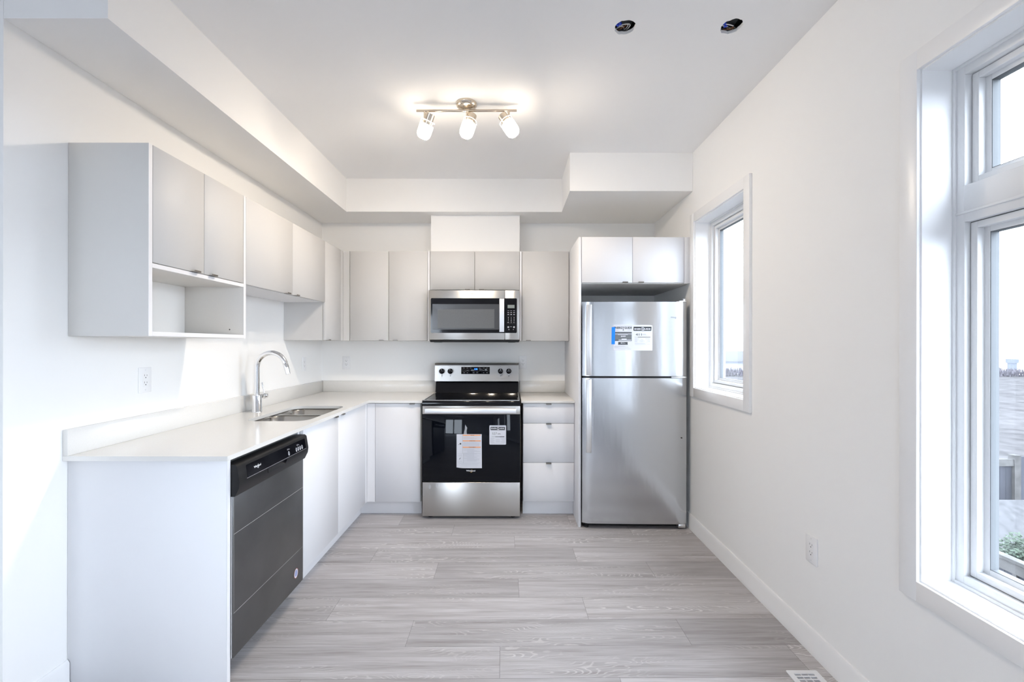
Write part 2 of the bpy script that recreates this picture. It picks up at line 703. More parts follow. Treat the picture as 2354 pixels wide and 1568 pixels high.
b = MB()
prof = [(0, 0), (-0.0145, 0), (-0.0145, 0.020), (-0.0125, 0.024), (-0.0125, 0.094), (-0.006, 0.106), (0, 0.107)]
b.prism(prof, 4.06 + 8.0, 'trim_white', frame((XR, 4.06, 0), (1, 0, 0), (0, 0, 1)))
struct('baseboard_right', b, 'white baseboard along the right wall')
b = MB()
b.prism([(-x, z) for x, z in prof], 1.733 - YN, 'trim_white', frame((XL, 1.733, 0), (1, 0, 0), (0, 0, 1)))
struct('baseboard_left', b, 'short white baseboard beside the cabinet end panel')


# ------------------------------------------------------------------ windows on the right wall
def frame_box(mb, x0, x1, y0, y1, z0, z1, wd, mat, bev=0.002):
    """four bars of a rectangular frame lying in the YZ plane"""
    mb.box(x0, x1, y0, y0 + wd, z0, z1, mat, bev)
    mb.box(x0, x1, y1 - wd, y1, z0, z1, mat, bev)
    mb.box(x0, x1, y0 + wd * .98, y1 - wd * .98, z0, z0 + wd, mat, bev)
    mb.box(x0, x1, y0 + wd * .98, y1 - wd * .98, z1 - wd, z1, mat, bev)


def window(name, y0, y1, z0, z1, label, transom=None, cased=True, crank=None):
    """y0..y1, z0..z1: clear opening inside the jamb boards"""
    r = bpy.data.objects.new(name, None)
    COL.objects.link(r)
    r['kind'] = 'structure'
    r['label'] = label
    loc = Vector((XR, (y0 + y1) / 2, z0))
    r.location = loc

    def add(n, mb, parent=r):
        return link_mesh(n, mb, parent, loc)
    XG = 1.428
    j = MB()
    jt = 0.0105
    frame_box(j, XR - .004, XG + 0.115, y0 - jt, y1 + jt, z0 - jt, z1 + jt, jt, 'trim_white', 0)
    add('jamb', j)
    c = MB()
    cw, rv = 0.064, 0.0055
    a0, a1, c0, c1 = y0 - rv, y1 + rv, z0 - rv, z1 + rv
    if cased:
        frame_box(c, XR - 0.016, XR - .0002, a0 - cw, a1 + cw, c0 - cw, c1 + cw, cw, 'trim_white', 0.0015)
        add('casing', c)
    lights = [(z0, z1)] if transom is None else [(z0, transom[0]), (transom[1], z1)]
    f = MB()
    frame_box(f, XG, XG + 0.085, y0, y1, z0, z1, 0.034, 'vinyl_white')
    # thin bead where the frame meets the jamb
    frame_box(f, XG - 0.006, XG + 0.004, y0, y1, z0, z1, 0.010, 'vinyl_white', 0.001)
    if transom:
        f.box(XG, XG + 0.085, y0 + .03, y1 - .03, transom[0] - 0.03, transom[1] + 0.03, 'vinyl_white', 0.002)
        f.box(XG - .006, XG + .004, y0 + .01, y1 - .01, transom[0] - 0.004, transom[0] + 0.004, 'vinyl_white', 0.001)
    add('window_frame', f)
    for i, (b0, b1) in enumerate(lights):
        fixed = transom is not None and i == 1
        e = 0.034 if not transom else 0.034
        zz0 = b0 + (0.034 if i == 0 else 0.030)
        zz1 = b1 - (0.034 if (i == 1 or transom is None) else 0.030)
        sash = MB()
        off = 0.016 if not fixed else 0.020
        g = 0.003
        frame_box(sash, XG + off, XG + off + 0.045, y0 + e + g, y1 - e - g, zz0 + g, zz1 - g, 0.020, 'vinyl_white')
        frame_box(sash, XG + off + .022, XG + off + 0.050, y0 + e + g + .018, y1 - e - g - .018, zz0 + g + .018, zz1 - g - .018, 0.018, 'vinyl_white')
        so = add('sash', sash)
        k = 0.034
        gk = MB()
        frame_box(gk, XG + off + .0235, XG + off + 0.049, y0 + e + g + k, y1 - e - g - k, zz0 + g + k, zz1 - g - k, 0.0035, 'print_mid', 0)
        add('glazing_seal', gk, so)
        p = MB()
        p.box(XG + off + .031, XG + off + .036, y0 + e + k + .004, y1 - e - k - .004, zz0 + k + .004, zz1 - k - .004, 'window_glass')
        add('pane', p, so)
        if not fixed:
            # dark strip painting in the shadow gap between frame and sash
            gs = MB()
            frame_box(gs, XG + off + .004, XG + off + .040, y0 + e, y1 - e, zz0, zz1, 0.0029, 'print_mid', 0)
            add('sash_gap_shade', gs)
    if crank is not None:
        k = MB()
        k.box(XG - 0.040, XG + 0.001, crank - 0.085, crank + 0.085, z0 + 0.004, z0 + 0.030, 'vinyl_white', 0.006, 3)
        k.prism(rrect(-0.070, 0.070, -.012, .012, .0115), 0.020, 'vinyl_white', Matrix.Translation((XG - 0.032, crank, z0 + 0.0295)) @ Matrix.Rotation(math.pi / 2, 4, 'Z'))
        ko = add('crank_handle', k)
        k2 = MB()
        k2.tube([(XG - 0.030, crank - 0.055, z0 + 0.045), (XG - 0.046, crank - 0.03, z0 + 0.056), (XG - 0.052, crank + 0.035, z0 + 0.052)], [0.008, 0.0075, 0.009], 'vinyl_white')
        add('lever', k2, ko)
    return r


window('window_1', 2.489, 3.153, 1.048, 2.230, 'tall narrow casement window beside the refrigerator')
window('window_2', 0.352, 1.416, 0.593, 2.239, 'large two-part window nearest the camera on the right wall', transom=(1.770, 1.826), crank=1.09)
window('window_3', -2.39, -1.01, 0.593, 2.239, 'wide window further along the right wall')
window('added_window_side', -5.99, -4.01, 0.593, 2.239, 'unseen window added along the right wall for more daylight')  # out of view, added to bring more daylight into the kitchen

# unseen glazing added behind the camera to even out the daylight
rg = MB()
for x0, x1 in ((-4.6, -3.5), (-3.5, -2.4)):
    for a, c, d, e in ((x0, x0 + .07, .07, 2.47), (x1 - .07, x1, .07, 2.47), (x0, x1, .07, .15), (x0, x1, 2.39, 2.47)):
        rg.box(a, c, -8.15, -8.08, d, e, 'vinyl_white')
g0 = struct('added_window_rear', rg, 'wide glazed doors added behind the camera for fill daylight')
pg = MB()
for x0, x1 in ((-4.6, -3.5), (-3.5, -2.4)):
    pg.box(x0 + .07, x1 - .07, -8.117, -8.112, .15, 2.39, 'window_glass')
link_mesh('pane', pg, g0)


# ================================================================== cabinets
def pull_up(mb, y, face_x, z):
    pass


_PULLS = {}


def pull_mesh(kind):
    """edge pull: plate folded over the door edge; kind: 'under' (wall doors) or 'over' (base doors). local x along the edge, -y out of the face"""
    if kind in _PULLS:
        return _PULLS[kind]
    mb = MB()
    w = 0.0205
    sgn = -1 if kind == 'under' else 1
    mb.box(-w, w, -0.016, 0.012, min(0, sgn * .0018), max(0, sgn * .0018), 'nickel', 0.0004, 1)
    lip = -sgn * 0.0065
    mb.box(-w, w, -0.0160, -0.0140, min(lip, sgn * .0018), max(lip, sgn * .0018), 'nickel', 0.0007, 2)
    me = bpy.data.meshes.new('handle')
    mb.bm.to_mesh(me)
    mb.bm.free()
    me.materials.append(MATS['nickel'])
    _PULLS[kind] = me
    return me


def add_pull(door, thing, kind, at, rotz):
    o = bpy.data.objects.new('handle', pull_mesh(kind))
    COL.objects.link(o)
    o.parent = door
    o.location = Vector(at) - thing.loc
    o.rotation_euler = (0, 0, rotz)
    return o


RX = math.pi / 2      # faces looking at +X: local -y -> +X
TH = 0.019


def door_x(t, y0, y1, z0, z1, xface, mat, hy=None, hkind='under', name='door'):
    d = t.part(name, B(xface - TH, xface, y0, y1, z0, z1, mat, 0.001, 1))
    if hy is not None:
        add_pull(d, t, hkind, (xface, hy, z0 if hkind == 'under' else z1), RX)
    return d


def door_y(t, x0, x1, z0, z1, yface, mat, hx=None, hkind='under', name='door'):
    d = t.part(name, B(x0, x1, yface, yface + TH, z0, z1, mat, 0.001, 1))
    if hx is not None:
        add_pull(d, t, hkind, (hx, yface, z0 if hkind == 'under' else z1), 0)
    return d


GU, GS, WH, ED = 'cabinet_pale_grey', 'cabinet_side_grey', 'cabinet_white', 'cabinet_edge'
ZT, ZB2 = 2.149, 1.384
xi = XU - TH - 0.002        # carcass front behind the doors

# wall cabinet with the open niche
t = Thing('wall_cabinet', 'pale grey wall cabinet with an open cubby below two doors, nearest on the left wall', 'cabinet', (XL, 1.736, ZB2))
e = B(XL + .001, XU - .0012, 1.736, 1.754, ZB2, ZT, GS, 0.0006, 1)
e.box(XU - .0012, XU, 1.7362, 1.7538, ZB2 + .0002, ZT - .0002, ED)
t.part('end_panel', e)
e = B(XL + .001, XU - .0012, 2.3545, 2.3735, ZB2, ZT, GS, 0.0006, 1)
e.box(XU - .0012, XU, 2.3547, 2.3733, ZB2 + .0002, ZT - .0002, ED)
e.cyl((XU - .075, 2.3546, 1.431), (XU - .075, 2.3541, 1.431), 0.0035, 'slot_dark', seg=12)
t.part('side_panel', e)
e = MB()
for z0, z1 in ((1.3845, 1.4025), (1.6585, 1.6765)):
    e.box(XL + .001, XU - .0012, 1.7545, 2.354, z0, z1, GS, 0.0005, 1)
    e.box(XU - .0012, XU, 1.7545, 2.354, z0 + .0002, z1 - .0002, ED)
t.part('shelf', e)
e = MB()
e.box(XL + .001, xi, 1.7545, 2.354, ZT - .018, ZT - .001, GS)
e.box(XL + .001, XL + .006, 1.7545, 2.354, 1.677, ZT - .018, GS)
e.box(xi - .018, xi, 2.045, 2.06, 1.677, ZT - .018, GS)
t.part('carcass', e)
t.part('niche_back', B(XL + .001, XL + .004, 1.7545, 2.354, 1.4027, 1.6583, 'wall_paint'))
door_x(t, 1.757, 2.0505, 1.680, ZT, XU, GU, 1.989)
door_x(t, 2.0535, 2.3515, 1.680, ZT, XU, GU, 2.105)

# short cabinet over the sink
t = Thing('wall_cabinet', 'short pale grey wall cabinet with two doors above the sink', 'cabinet', (XL, 2.376, 1.676))
e = B(XL + .001, xi, 2.3745, 3.388, 1.676, 1.694, 'cabinet_white')
e.box(XL + .001, xi, 2.3745, 3.388, ZT - .018, ZT - .001, GS)
e.box(XL + .001, XL + .010, 2.3745, 3.388, 1.694, ZT - .018, GS)
e.box(XL + .001, xi, 2.3745, 2.392, 1.694, ZT - .018, GS)
t.part('carcass', e)
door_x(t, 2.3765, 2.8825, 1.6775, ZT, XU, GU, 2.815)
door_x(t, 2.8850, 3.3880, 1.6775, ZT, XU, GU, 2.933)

# corner wall cabinet on the left wall
t = Thing('wall_cabinet', 'pale grey corner wall cabinet with one narrow door, right of the sink cabinet', 'cabinet', (XL, 3.40, ZB2))
e = B(XL + .001, xi, 3.3895, YB - .001, ZB2, ZT - .001, GU)
t.part('carcass', e)
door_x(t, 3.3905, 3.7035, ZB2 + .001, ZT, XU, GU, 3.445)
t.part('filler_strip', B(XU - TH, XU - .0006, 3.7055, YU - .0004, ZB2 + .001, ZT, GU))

# two-door cabinet on the back wall
t = Thing('wall_cabinet', 'tall pale grey two-door wall cabinet left of the microwave', 'cabinet', (-1.06, YB, ZB2))
yi = YU + TH + 0.002
t.part('carcass', B(-1.4305, -0.7125, yi, YB - .001, ZB2, ZT - .001, GU))
t.part('filler_strip', B(XU + .0004, -1.3775, YU + .0006, YU + TH, ZB2 + .001, ZT, GU))
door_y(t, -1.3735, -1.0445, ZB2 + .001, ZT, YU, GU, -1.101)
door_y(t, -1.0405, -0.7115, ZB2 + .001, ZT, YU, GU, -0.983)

# cabinet over the microwave
t = Thing('wall_cabinet', 'short pale grey two-door wall cabinet directly above the microwave', 'cabinet', (-0.307, YB, 1.81))
for x0, x1 in ((-0.7085, -0.6915), (0.0775, 0.0945)):
    e = B(x0, x1, YU + .0012, YB - .001, ZB2, ZT, GS)
    e.box(x0, x1, YU, YU + .0012, ZB2, ZT, ED)
    t.part('side_panel', e)
t.part('carcass', B(-0.691, 0.077, yi, YB - .001, 1.812, ZT - .001, GS))
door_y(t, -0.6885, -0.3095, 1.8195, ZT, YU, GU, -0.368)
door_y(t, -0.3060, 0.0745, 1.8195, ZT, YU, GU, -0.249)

# single door cabinet right of the microwave
t = Thing('wall_cabinet', 'pale grey single-door wall cabinet between microwave and refrigerator', 'cabinet', (0.3, YB, ZB2))
t.part('carcass', B(0.096, 0.502, yi, YB - .001, ZB2, ZT - .001, GU))
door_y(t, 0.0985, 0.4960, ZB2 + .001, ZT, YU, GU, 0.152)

# cabinet and tall panel around the refrigerator
YR = 3.252
t = Thing('fridge_cabinet', 'white two-door cabinet with tall side panel enclosing the refrigerator', 'cabinet', (0.513, YR, 0))
t.part('side_panel', B(0.503, 0.5225, YR, YB - .002, 0.0, 2.150, WH, 0.0008, 1))
e = B(0.523, 1.3285, YR + TH + .002, YB - .002, 1.806, 2.149, GS)
t.part('carcass', e)
t.part('filler_strip', B(1.2865, 1.3275, YR + .0008, YR + TH, 1.806, 2.150, WH, 0.0008, 1))
door_y(t, 0.5265, 0.9010, 1.8125, 2.150, YR, WH, 0.846)
door_y(t, 0.9045, 1.2835, 1.8125, 2.150, YR, WH, 0.963)

# ---- base cabinets
t = Thing('end_panel', 'white cabinet end panel facing the camera, left of the dishwasher', 'cabinet panel', (-1.44, 1.745, 0))
e = B(XL + .002, -1.1215, 1.735, 1.7545, 0, CB, WH, 0.0006, 1)
e.box(-1.1215, -1.1185, 1.7352, 1.7543, 0.0002, CB - .0002, WH)
t.part('panel', e)

t = Thing('sink_cabinet', 'white two-door base cabinet under the sink, right of the dishwasher', 'cabinet', (XL, 2.9, 0))
e = MB()
bx = XF - TH - .002
e.box(XL + .002, bx, 2.366, 2.383, 0.112, CB - .002, WH)
e.box(XL + .002, bx, 2.383, 3.38, 0.112, 0.128, WH)
e.box(bx - .018, bx, 2.383, 3.38, 0.83, CB - .002, WH)
e.box(XL + .002, XL + .010, 2.383, 3.38, 0.128, CB - .002, WH)
e.box(XL + .002, bx, 3.38, YF, 0.112, CB - .002, WH)
t.part('carcass', e)
door_x(t, 2.3850, 2.8690, 0.116, 0.888, XF, WH, 2.820, 'over')
door_x(t, 2.8720, 3.4080, 0.116, 0.888, XF, WH, 2.932, 'over')
t.part('filler_strip', B(XF - TH, XF - .0008, 3.4095, YF - .0004, 0.116, 0.888, WH))
t.part('toe_kick', B(-1.213, -1.195, 2.366, YF, 0, 0.1145, WH))

t = Thing('corner_cabinet', 'white single-door base cabinet left of the range', 'cabinet', (-0.9, YF, 0))
by = YF + TH + .002
e = B(bx + .004, -0.702, by, YB - .002, 0.112, CB - .002, WH)
t.part('carcass', e)
t.part('filler_strip', B(XF + .0004, -1.0625, YF + .0008, YF + TH, 0.116, 0.888, WH))
door_y(t, -1.0600, -0.7065, 0.116, 0.888, YF, WH, -0.7695, 'over')
t.part('toe_kick', B(-1.194, -0.709, 3.516, 3.534, 0, 0.112, WH).box(-1.213, -1.195, YF + .0005, 3.534, 0, 0.1145, WH))

t = Thing('drawer_cabinet', 'white base cabinet of three drawers between range and refrigerator', 'cabinet', (0.3, YF, 0))
e = B(0.0985, 0.5015, by, YB - .002, 0.114, CB - .002, WH)
t.part('carcass', e)
for z0, z1 in ((0.7355, 0.888), (0.4275, 0.7325), (0.122, 0.4245)):
    door_y(t, 0.1005, 0.4995, z0, z1, YF, WH, 0.300, 'over', name='drawer')
t.part('toe_kick', B(0.0985, 0.5015, 3.516, 3.534, 0, 0.114, WH))

# ---- countertops
SX0, SX1, SY0, SY1 = -1.530, -1.168, 2.503, 3.125
XCF, YCF, YCN = -1.1055, 3.4275, 1.7155


def counter_slab():
    mb = MB()
    t = bmesh.new()
    edges = []

    def loop(pts):
        vs = [t.verts.new((x, y, CB)) for x, y in pts]
        for a, c in zip(vs, vs[1:] + vs[:1]):
            edges.append(t.edges.new((a, c)))
    loop([(XL + .001, YCN), (XCF, YCN), (XCF, YCF), (-0.688, YCF), (-0.688, YB - .001), (XL + .001, YB - .001)])
    loop(rrect(SX0, SX1, SY0, SY1, 0.075, 8))
    bmesh.ops.triangle_fill(t, use_beauty=True, use_dissolve=False, edges=edges)
    g = bmesh.ops.extrude_face_region(t, geom=list(t.faces))
    for v in [q for q in g['geom'] if isinstance(q, bmesh.types.BMVert)]:
        v.co.z = CT
    bmesh.ops.recalc_face_normals(t, faces=t.faces)
    mb._take(t, 'quartz')
    return mb


t = Thing('countertop', 'L-shaped white quartz countertop with the sink cut into it', 'countertop', (XL, 2.8, CB))
t.part('slab', counter_slab())
e = B(XL + .001, XL + .0205, YCN, YB - .0015, CT + .0003, 1.0165, 'quartz', 0.0008, 1)
e.box(XL + .0208, -0.688, YB - .0205, YB - .0015, CT + .0003, 1.0165, 'quartz', 0.0008, 1)
t.part('backsplash', e)
t = Thing('countertop', 'short white quartz countertop over the drawers right of the range', 'countertop', (0.29, 3.7, CB))
t.part('slab', B(0.0845, 0.5025, YCF, YB - .0015, CB, CT, 'quartz', 0.0008, 1))
t.part('backsplash', B(0.0845, 0.5025, YB - .0205, YB - .0015, CT + .0003, 1.0165, 'quartz', 0.0008, 1))


# ---- sink
def bowl(mb, x0, x1, y0, y1, r, ztop, depth):
    n = 8
    t = bmesh.new()
    levels = [(0.0, -0.0, 0.0), (0.003, 0.0, 0.004), (0.010, 0.0, depth * .6), (0.018, 0, depth - .03), (0.030, 0, depth - .008), (0.050, 0, depth)]
    rings = []
    for ins, _, dz in levels:
        rr = max(0.01, r - ins * .5)
        rings.append([t.verts.new((x, y, ztop - dz)) for x, y in rrect(x0 + ins, x1 - ins, y0 + ins, y1 - ins, rr, n)])
    for a, c in zip(rings, rings[1:]):
        m = len(a)
        for k in range(m):
            t.faces.new((a[k], c[k], c[(k + 1) % m], a[(k + 1) % m]))
    t.faces.new(rings[-1])
    bmesh.ops.recalc_face_normals(t, faces=t.faces)
    for f in t.faces:
        f.normal_flip()
    mb._take(t, 'sink_steel', True)


t = Thing('kitchen_sink', 'stainless double-bowl sink set under the countertop by the faucet', 'sink', (-1.35, 2.81, CB - .001))
YD = 2.862
zt = CB - .002
for y0, y1 in ((SY0 - .002, YD - .012), (YD + .012, SY1 + .002)):
    m = MB()
    bowl(m, SX0 - .002, SX1 + .002, y0, y1, 0.07, zt - .006, 0.19)
    cx, cy = (SX0 + SX1) / 2, (y0 + y1) / 2
    m.lathe([(0.0, 0.0), (0.03, 0.0), (0.036, 0.003), (0.043, 0.002), (0.044, 0.0)], 'chrome', (cx, cy, zt - .195), (0, 0, 1), 24)
    t.part('bowl', m)
fl = MB()
tt = bmesh.new()
ed = []


def _lp(pts, z):
    vs = [tt.verts.new((x, y, z)) for x, y in pts]
    for a, c in zip(vs, vs[1:] + vs[:1]):
        ed.append(tt.edges.new((a, c)))


_lp(rrect(SX0 - .02, SX1 + .02, SY0 - .02, SY1 + .02, .08), zt - .006)
for y0, y1 in ((SY0 - .002, YD - .012), (YD + .012, SY1 + .002)):
    _lp(rrect(SX0 - .002, SX1 + .002, y0, y1, .07, 8), zt - .006)
bmesh.ops.triangle_fill(tt, use_beauty=True, use_dissolve=False, edges=ed)
g = bmesh.ops.extrude_face_region(tt, geom=list(tt.faces))
for v in [q for q in g['geom'] if isinstance(q, bmesh.types.BMVert)]:
    v.co.z += 0.005
bmesh.ops.recalc_face_normals(tt, faces=tt.faces)
fl._take(tt, 'sink_steel')
t.part('rim', fl)

# ---- faucet
fx, fy = -1.642, 2.845
t = Thing('faucet', 'chrome gooseneck pull-down faucet standing behind the sink', 'faucet', (fx, fy, CT))
m = MB()
m.lathe([(0, 0), (0.0305, 0), (0.0305, 0.004), (0.0285, 0.006), (0.0285, 0.104), (0.0275, 0.107), (0.0165, 0.107)], 'chrome', (fx, fy, CT), (0, 0, 1), 40)
t.part('base', m)
pts = [(fx, fy, CT + .10), (fx, fy, 1.204)]
R = 0.093
for k in range(1, 25):
    a = math.radians(180 - 165 * k / 24)
    pts.append((fx + R + R * math.cos(a), fy, 1.204 + R * math.sin(a)))
t.part('spout', MB().tube(pts, 0.0155, 'chrome', 24))
p = Vector(pts[-1])
d = Vector((math.sin(math.radians(15)), 0, -math.cos(math.radians(15))))
m = MB().lathe([(0.0155, 0.0015), (0.0162, 0.003), (0.0160, 0.03), (0.0142, 0.0705), (0.012, 0.0715), (0.011, 0.069), (0, 0.069)], 'chrome', p, d, 28)
m.lathe([(0, 0), (0.005, 0), (0.004, 0.003), (0, 0.0035)], 'handle_steel', p + d * 0.042 + Vector((0.0148, 0, 0.004)), (1, 0, .26), 12)
t.part('spray_head', m)
m = MB().cyl((fx, fy + .02, 1.010), (fx, fy + .078, 1.010), 0.0165, 'chrome', bev=0.001)
m.cyl((fx, fy + .0785, 1.010), (fx, fy + .100, 1.010), 0.0195, 'chrome', bev=0.002)
lo = t.part('handle_body', m)
t.part('lever', MB().cyl((fx - .002, fy + .088, 1.026), (fx - .020, fy + .090, 1.097), 0.0055, 'chrome', r1=0.0048, seg=16), lo)


# ================================================================== appliances
def brand(mb, F, x, y, w, h, mat, ring='gold', bold=0.02):
    """the maker's word mark with its ring behind it"""
    if ring:
        mb.disc(F, x + w * .56, y + h * .34, h * .62, ring, z=-0.00005, r_in=h * .50, ry=h * .78, a0=math.radians(200), a1=math.radians(430))
    mb.text('Whirlpool', F, x, y - h * .18, w, h, mat, bold)


# ---- dishwasher
DX = -1.110
t = Thing('dishwasher', 'dark stainless dishwasher with black control strip beside the white end panel', 'dishwasher', (-1.43, 2.055, 0))
m = MB()
m.box(XL + .03, DX - .045, 1.762, 2.352, 0.10, 0.868, 'grey_side')
t.part('tub', m)
m = MB()
m.box(DX - .030, DX, 1.759, 2.353, 0.092, 0.742, 'dark_steel', 0.003, 2)
m.box(DX - .043, DX - .031, 1.7585, 2.3535, 0.094, 0.860, 'black_plastic')
m.box(DX - .031, DX - .004, 1.7572, 1.7592, 0.094, 0.742, 'handle_steel')
do = t.part('door', m)
# protective film edges on the door
f = side_frame(DX + .0003, 1.759, 0)
m = MB()
for z in (0.589, 0.272):
    m.flat(f, 0.002, z - .0007, 0.592, z + .0007, 'tape_line')
m.flat(f, 0.0035, 0.272, 0.0045, 0.742, 'tape_line')
t.part('film_edge', m, do)
m = MB()
m.disc(f, 0.516, 0.166, 0.021, 'print_red', r_in=0.0195, ry=0.025, z=.0003)
m.disc(f, 0.516, 0.166, 0.0197, 'paper_white', ry=0.0235, z=.0002)
for k, (ww, zz) in enumerate(((.016, .013), (.024, .008), (.026, .003), (.026, -.002), (.024, -.007), (.016, -.012))):
    m.flat(f, 0.516 - ww / 2, .166 + zz - .0014, .516 + ww / 2, .166 + zz + .0012, 'print_blue', z=.0004)
t.part('sticker', m, do, 'small oval white sticker with blue lines')
# control strip: profile in (x out, z)
cx = DX
prof = [(-.040, 0.742), (0.008, 0.742), (0.024, 0.775), (0.027, 0.800), (0.017, 0.862), (0.008, 0.870), (-.040, 0.870)]
m = MB()
m.prism(prof, 2.3545 - 1.7565, 'black_plastic', frame((cx, 2.3545, 0), (1, 0, 0), (0, 0, 1)))
co = t.part('control_strip', m)
# glossy console window laid on the sloping face
dx, dz = (0.017 - 0.027), (0.862 - 0.800)
ln = math.hypot(dx, dz)
up = Vector((dx / ln, 0, dz / ln))
o = Vector((cx + 0.027, 1.7565, 0.800))
F = frame(o, (0, 1, 0), up)
nrm = Vector((F[0][2], F[1][2], F[2][2]))
m = MB()
m.prism(rrect(0.055, 0.570, 0.003, 0.055, 0.005), 0.0008, 'console_black', F)
m.flat(F, 0.050, 0.0006, 0.575, 0.0022, 'handle_steel', z=.0003)
t.part('console_window', m, co)
m = MB()
F2 = frame(o + nrm * 0.0010, (0, 1, 0), up)
brand(m, F2, 0.105, 0.026, 0.052, 0.0115, 'dial_white', ring='dial_white')
t.part('lettering', m, co)
for k, x in enumerate((0.395, 0.470, 0.490, 0.510, 0.530)):
    m = MB()
    m.disc(F2, x, 0.018, 0.0072, 'print_grey', ry=0.011)
    m.disc(F2, x, 0.020, 0.004, 'print_mid', ry=0.006, z=.0001)
    if k in (0, 2):
        m.flat(F2, x - .012, 0.036, x + .014, 0.0378, 'print_grey')
        m.flat(F2, x - .012, 0.0405, x + .006, 0.0415, 'print_grey')
    t.part('button', m, co)
# pocket handle: dark recess scoop under the console
m = MB()
lo_up = (Vector((0.027, 0, 0.800)) - Vector((0.024, 0, 0.775))).normalized()
m.prism([(0.21, -.0230), (0.362, -.0230), (0.374, -.002), (0.205, -.002)], 0.0012, 'black_gloss', frame(Vector((cx + .0268, 1.7565, .7990)), (0, 1, 0), lo_up))
t.part('pocket_handle', m, co)
m = MB()
m.box(DX - .30, DX - .285, 1.765, 2.350, 0.003, 0.092, 'black_plastic')  # black sheet painting the shadowed void; the dishwasher has no panel here
t.part('toe_void_shade', m)
for y in (1.80, 2.31):
    t.part('foot', MB().cyl((-1.25, y, 0), (-1.25, y, 0.11), 0.018, 'rubber_black', seg=16))

# ---- range
RX0, RX1, RF = -0.682, 0.0755, 3.400
t = Thing('range', 'freestanding stainless electric range with black glass oven door', 'range', ((RX0 + RX1) / 2, 3.72, 0))
m = MB()
m.box(RX0 + .004, RX1 - .004, RF + .028, 4.030, 0.022, 0.895, 'black_plastic')
t.part('body', m)
m = MB()
m.box(RX0 + .001, RX1 - .001, RF, RF + .030, 0.022, 0.2845, 'steel', 0.003, 2)
# two smudges on the drawer
ff = front_frame(RX0, RF - .0003, 0)
for x, z in ((.058, .250), (.112, .262)):
    m.disc(ff, x, z, .009, 'grey_side', ry=.017)
t.part('storage_drawer', m)
m = MB()
m.box(RX0, RX1, RF + .002, RF + .030, 0.2935, 0.878, 'black_plastic', 0.002, 1)
m.box(RX0, RX1, RF - .001, RF + .004, 0.296, 0.812, 'black_glass', 0.002, 2)
m.box(RX0, RX1, RF - .002, RF + .010, 0.8125, 0.878, 'steel', 0.003, 2)
do = t.part('oven_door', m)
m = MB()
m.box(RX0 + .026, RX1 - .030, RF - .052, RF - .034, 0.8235, 0.8655, 'handle_steel', 0.006, 3)
for x in (RX0 + .045, RX1 - .050):
    m.box(x - .012, x + .012, RF - .036, RF, 0.832, 0.857, 'handle_steel', 0.003, 2)
t.part('handle', m, do)
m = MB()
F = front_frame(RX0, RF - .0016, 0)
brand(m, F, 0.340, 0.369, 0.070, 0.015, 'dial_white')
t.part('lettering', m, do)
# energy sticker glued to the door glass
m = MB()
ex0, ex1, ez0, ez1 = 0.519, 0.648, 0.578, 0.727
m.prism(rrect(ex0, ex1, ez0, ez1, 0.006), 0.0004, 'paper_white', F)
F3 = front_frame(RX0, RF - .0022, 0)
m.flat(F3, ex0 + .009, ez1 - .037, ex1 - .009, ez1 - .012, 'print_black')
F4 = front_frame(RX0, RF - .0024, 0)
m.text('ENER', F4, ex0 + .014, ez1 - .029, 0.041, 0.0105, 'paper_white', .03)
m.text('G', F4, ex0 + .0565, ez1 - .0345, 0.019, 0.020, 'paper_white', .03)
m.text('UIDE', F4, ex0 + .0775, ez1 - .029, 0.036, 0.0105, 'paper_white', .03)
m.text('527', F4, ex0 + .022, ez1 - .072, 0.036, 0.017, 'print_mid')
m.text('kWh', F4, ex0 + .064, ez1 - .070, 0.022, 0.008, 'print_black', .02)
for k in range(14):
    m.flat(F3, ex0 + .018 + k * .007, ez1 - .091, ex0 + .0251 + k * .007, ez1 - .086, 'print_grey' if k < 4 else ('print_mid' if k < 9 else 'print_black'))
for k in range(5):
    z = ez0 + .046 - k * .0075
    m.flat(F3, ex0 + .009, z, ex0 + .040 - (k % 2) * .008, z + .0022, 'print_grey')
    m.flat(F3, ex1 - .042 + (k % 3) * .005, z, ex1 - .009, z + .0022, 'print_grey')
    if k < 4:
        m.flat(F3, ex0 + .050, z - .005, ex0 + .082, z - .003, 'print_grey')
m.flat(F3, ex0 + .016, ez0 + .008, ex1 - .016, ez0 + .0098, 'print_grey')
t.part('energy_sticker', m, do, 'white energy rating sticker reading 527 kWh')
# cooktop
m = MB()
m.prism([(RF - .006, 0.880), (RF - .010, 0.905), (RF - .004, 0.9155), (RF + .010, 0.9185), (3.965, 0.9185), (3.965, 0.880)], RX1 - RX0, 'black_gloss', frame((RX0, 0, 0), (0, 1, 0), (0, 0, 1)))
cook = t.part('cooktop', m)
m = MB()
m.prism(rrect(RX0 + .022, RX1 - .022, RF + .022, 3.935, 0.012), 0.0015, 'black_glass', Matrix.Translation((0, 0, 0.9187)))
for cx_, cy_, r in ((-.49, 3.56, .115), (-.115, 3.56, .09), (-.49, 3.81, .08), (-.115, 3.81, .10)):
    m.disc(Matrix.Translation((cx_, cy_, .9204)), 0, 0, r, 'bezel_grey', r_in=r - .002, seg=40)
t.part('glass_top', m, cook)
m = MB()
for a in ((RX0 + .006, RX0 + .012), (RX1 - .012, RX1 - .006)):
    m.box(a[0], a[1], RF + .004, 3.955, 0.9185, 0.9225, 'handle_steel', 0.001, 1)
m.box(RX0 + .006, RX1 - .006, RF + .001, RF + .006, 0.9170, 0.9215, 'handle_steel', 0.001, 1)
t.part('trim_strip', m, cook)
